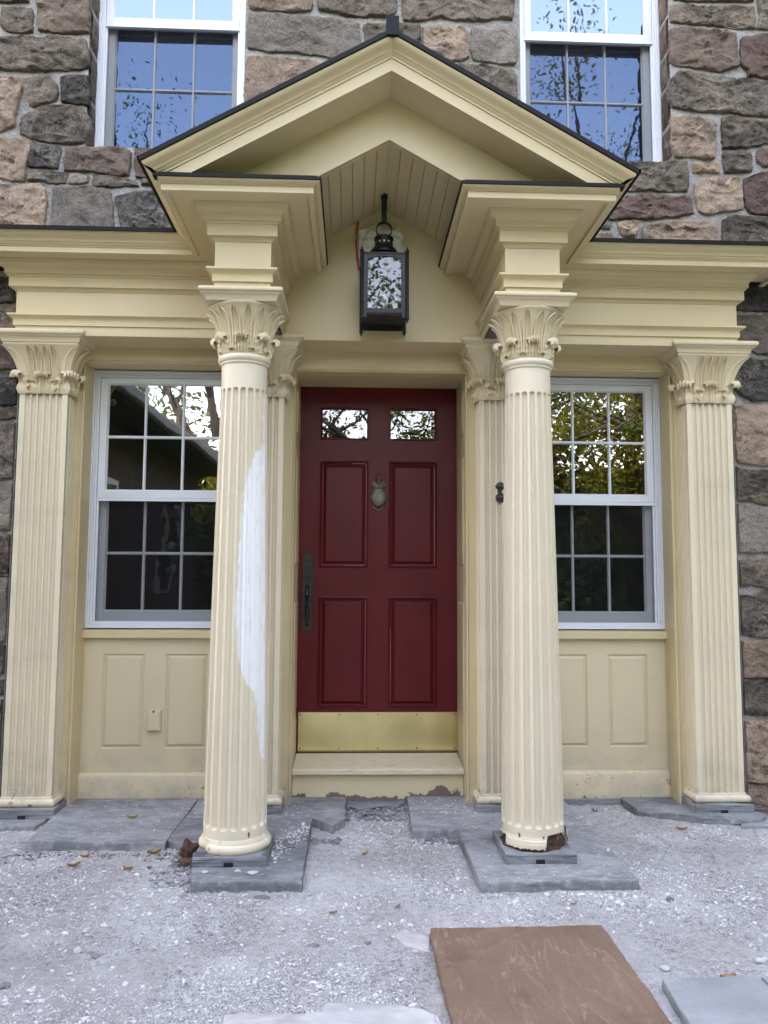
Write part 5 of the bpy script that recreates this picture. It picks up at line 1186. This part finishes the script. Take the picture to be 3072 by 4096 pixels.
def tree(x,y,H,R,zc,nleaf,mat,label,seed,lean=0,dens=.0,ls=.07,name='tree'):
    r=random.Random(seed); root=empty(name,label,'tree',(x,y,-.1),'trees across the yard'); t=MB(); tips=[]
    def branch(p,d,L,rad,lev):
        pts=[p]; q=p.copy(); dd=d.copy()
        for i in range(5):
            dd=(dd+Vector((r.gauss(0,.13),r.gauss(0,.13),r.gauss(.03,.08)))).normalized(); q=q+dd*L/5; pts.append(q.copy())
        t.tube(pts,[rad*(1-.13*i) for i in range(6)],6 if lev<2 else 4,caps=False)
        if lev>=3: tips.extend(pts[2:]); return
        for k in range(3 if lev else 5):
            i=r.randint(2,5); az=r.uniform(0,6.28); nd=(dd*.7+Vector((cos(az),sin(az),r.uniform(.0,.7)))*.9).normalized(); branch(pts[i],nd,L*r.uniform(.55,.75),rad*.5,lev+1)
    branch(Vector((x,y,-.15)),Vector((lean,0,1)).normalized(),H*.5,H*.022,0)
    t.build('trunk',M['bark'],root,smooth=60,recalc=False)
    lf=MB(); c=Vector((x+lean*H*.5,y,zc))
    for k in range(nleaf):
        if r.random()<.55 and tips: p=r.choice(tips)+Vector((r.gauss(0,.35),r.gauss(0,.35),r.gauss(0,.35)))
        else:
            u=Vector((r.gauss(0,1),r.gauss(0,1),r.gauss(0,1))).normalized()*(r.random()**.4); p=c+Vector((u.x*R,u.y*R,u.z*R*.8))
        if noise.noise(p*.75)+.5*noise.noise(p*2.2)<dens+r.uniform(-.25,.15): continue
        a=Vector((r.gauss(0,1),r.gauss(0,1),r.gauss(0,.7))).normalized(); b_=a.cross(Vector((r.gauss(0,1),r.gauss(0,1),r.gauss(0,1)))).normalized(); s=ls*r.uniform(.6,1.3)
        lf.add([tuple(p-a*s),tuple(p-b_*s*.4),tuple(p+a*s),tuple(p+b_*s*.4)],[(0,1,2,3)])
    o=lf.build('crown',mat,root,smooth=0,recalc=False); o['kind']='stuff'
tree(.9,-10.5,9.5,2.7,6.2,17000,M['leafG'],'leafy elm with spreading limbs facing the front door across the yard',3,-.12,.06,.058)
tree(-3.1,-11.5,11.0,2.5,7.5,64000,M['leafG'],'green tree on the left across the yard',6,.05,.06,.042)
tree(6.8,-12.5,11.5,3.8,6.0,64000,M['leafY'],'yellowing tree on the right across the yard',8,-.05,.08,.042)
tree(4.0,-19,6.6,2.8,3.4,24000,M['leafG'],'rounded green tree farther back across the yard',9,0,-.15,.10)
tree(8.6,-17,11,4.2,5.2,24000,M['leafY'],'broad yellow-green tree at the far right across the yard',12,0,-.2,.11)
tree(-1.5,-22,6.5,3.4,3.0,16000,M['leafG'],'dark green tree in the distance behind the yard',15,0,-.2,.12)
tree(-9,-21,11,4.6,5.2,20000,M['leafG'],'tall green tree far left behind the yard',17,0,-.2,.13)
tree(10.5,-6,9,3.6,4.6,16000,M['leafG'],'unseen green tree added right of the yard, blocking low sky',21,0,-.2,.13)  # this tree and the next added unseen to block low sky light
tree(9.5,-11.5,10,3.6,5.0,16000,M['leafG'],'second green tree added out of view on the right, cutting low sky',23,0,-.2,.13)
r=random.Random(2)
def wood(name,label,n,pos,s0,mat):
    hd=MB()
    for k in range(n):
        x,y,z=pos(); s=s0*r.uniform(.6,1.3)
        a=Vector((r.gauss(0,1),r.gauss(0,1),r.gauss(0,1))).normalized(); b_=a.cross(Vector((r.gauss(0,1),r.gauss(0,1),r.gauss(0,1)))).normalized()
        hd.add([(x-a.x*s,y-a.y*s,z-a.z*s),(x-b_.x*s*.5,y-b_.y*s*.5,z-b_.z*s*.5),(x+a.x*s,y+a.y*s,z+a.z*s),(x+b_.x*s*.5,y+b_.y*s*.5,z+b_.z*s*.5)],[(0,1,2,3)])
    tag(hd.build(name,mat,None,smooth=0,recalc=False),label,'trees' if name=='added_woodland' else 'hedge',kind='stuff')
def pb():
    x=r.uniform(-26,26); top=3.8+1.6*noise.noise(Vector((x*.3,0,0)))
    return x,-27+r.gauss(0,1.2),top*r.random()**.8
def pr():
    y=r.uniform(-26,3); top=8.5+3*noise.noise(Vector((y*.25,5,0))); return 13.5+r.gauss(0,1.2),y,top*r.random()**.9
def pl():
    y=r.uniform(-26,-8); top=8.5+3*noise.noise(Vector((y*.25,8,0))); return -13.5+r.gauss(0,1.2),y,top*r.random()**.9
def pf():
    x=r.uniform(-34,34); c=noise.noise(Vector((x*.16,3,0))); top=6.6+1.6*c+1.2*noise.noise(Vector((x*.6,9,0))); return x,-34+r.gauss(0,1.6),top*r.random()**.75
wood('hedgerow','far green hedgerow closing off the lawn',34000,pb,.21,M['leafG'])
wood('added_woodland','dense unseen trees added right of the lawn to block low sky',16000,pr,.38,M['leafG'])  # side woods added out of view to dim light under the hood
wood('added_woodland','dense unseen trees added left of the lawn to block low sky',12000,pl,.38,M['leafG'])
wood('added_woodland','tall far trees rising behind the hedgerow',26000,pf,.42,M['leafY'])
# side wing of the house on the left, seen only mirrored in the left window
wing=empty('side_wing','stone side wing of the house left of the yard with eave gutter and white window','house wing',(-4.2,-6,0))
m=MB(); m.box(-6.5,-3.3,-10.5,-2.2,-.1,3.2); m.build('wall',S['brown'],wing,smooth=0)
m=MB(); m.prism([(-2.75,3.05),(-2.75,3.25),(-4.9,4.8),(-7,3.25),(-7,3.05)],(-10.9,-1.9),'y'); m.build('roof',M['roof'],wing,smooth=0)
m=MB(); m.box(-2.80,-2.66,-10.9,-1.9,3.10,3.24); m.build('gutter',plain('grey_gutter',(.16,.16,.16),.5),wing,smooth=0,bevel=.02)
for y in (-8.6,-5.2):
    m=MB(); ring=[(y-.5,.9),(y+.5,.9),(y+.5,2.4),(y-.5,2.4)]
    m.box(-3.30,-3.26,y-.5,y-.42,.9,2.4); m.box(-3.30,-3.26,y+.42,y+.5,.9,2.4); m.box(-3.30,-3.26,y-.42,y+.42,.9,.98); m.box(-3.30,-3.26,y-.42,y+.42,2.32,2.4); m.box(-3.30,-3.265,y-.42,y+.42,1.62,1.68); wf=m.build('window',M['white'],wing,smooth=0)
    m=MB(); m.add([(-3.285,y-.42,.98),(-3.285,y+.42,.98),(-3.285,y+.42,2.32),(-3.285,y-.42,2.32)],[(0,1,2,3)]); g=m.build('pane',M['glass'],wing,smooth=0,recalc=False); g.parent=wf; g.location=(0,0,0)

for o in sc.collection.objects:
    if o.parent is None and 'category' in o and 'group' not in o:
        k=o.name.split('.')[0]
        g={'bluestone_slab':'bluestone slabs around the portico','slate_plinth':'slate plinths under columns and pilasters','dry_leaf':'dry leaves lying on the ground','rock':'small rocks and chips on the ground','bluestone_flag':'loose bluestone flags at the lower right','slate_rubble':'broken slate and mortar by the door sill'}.get(k)
        if g: o['group']=g
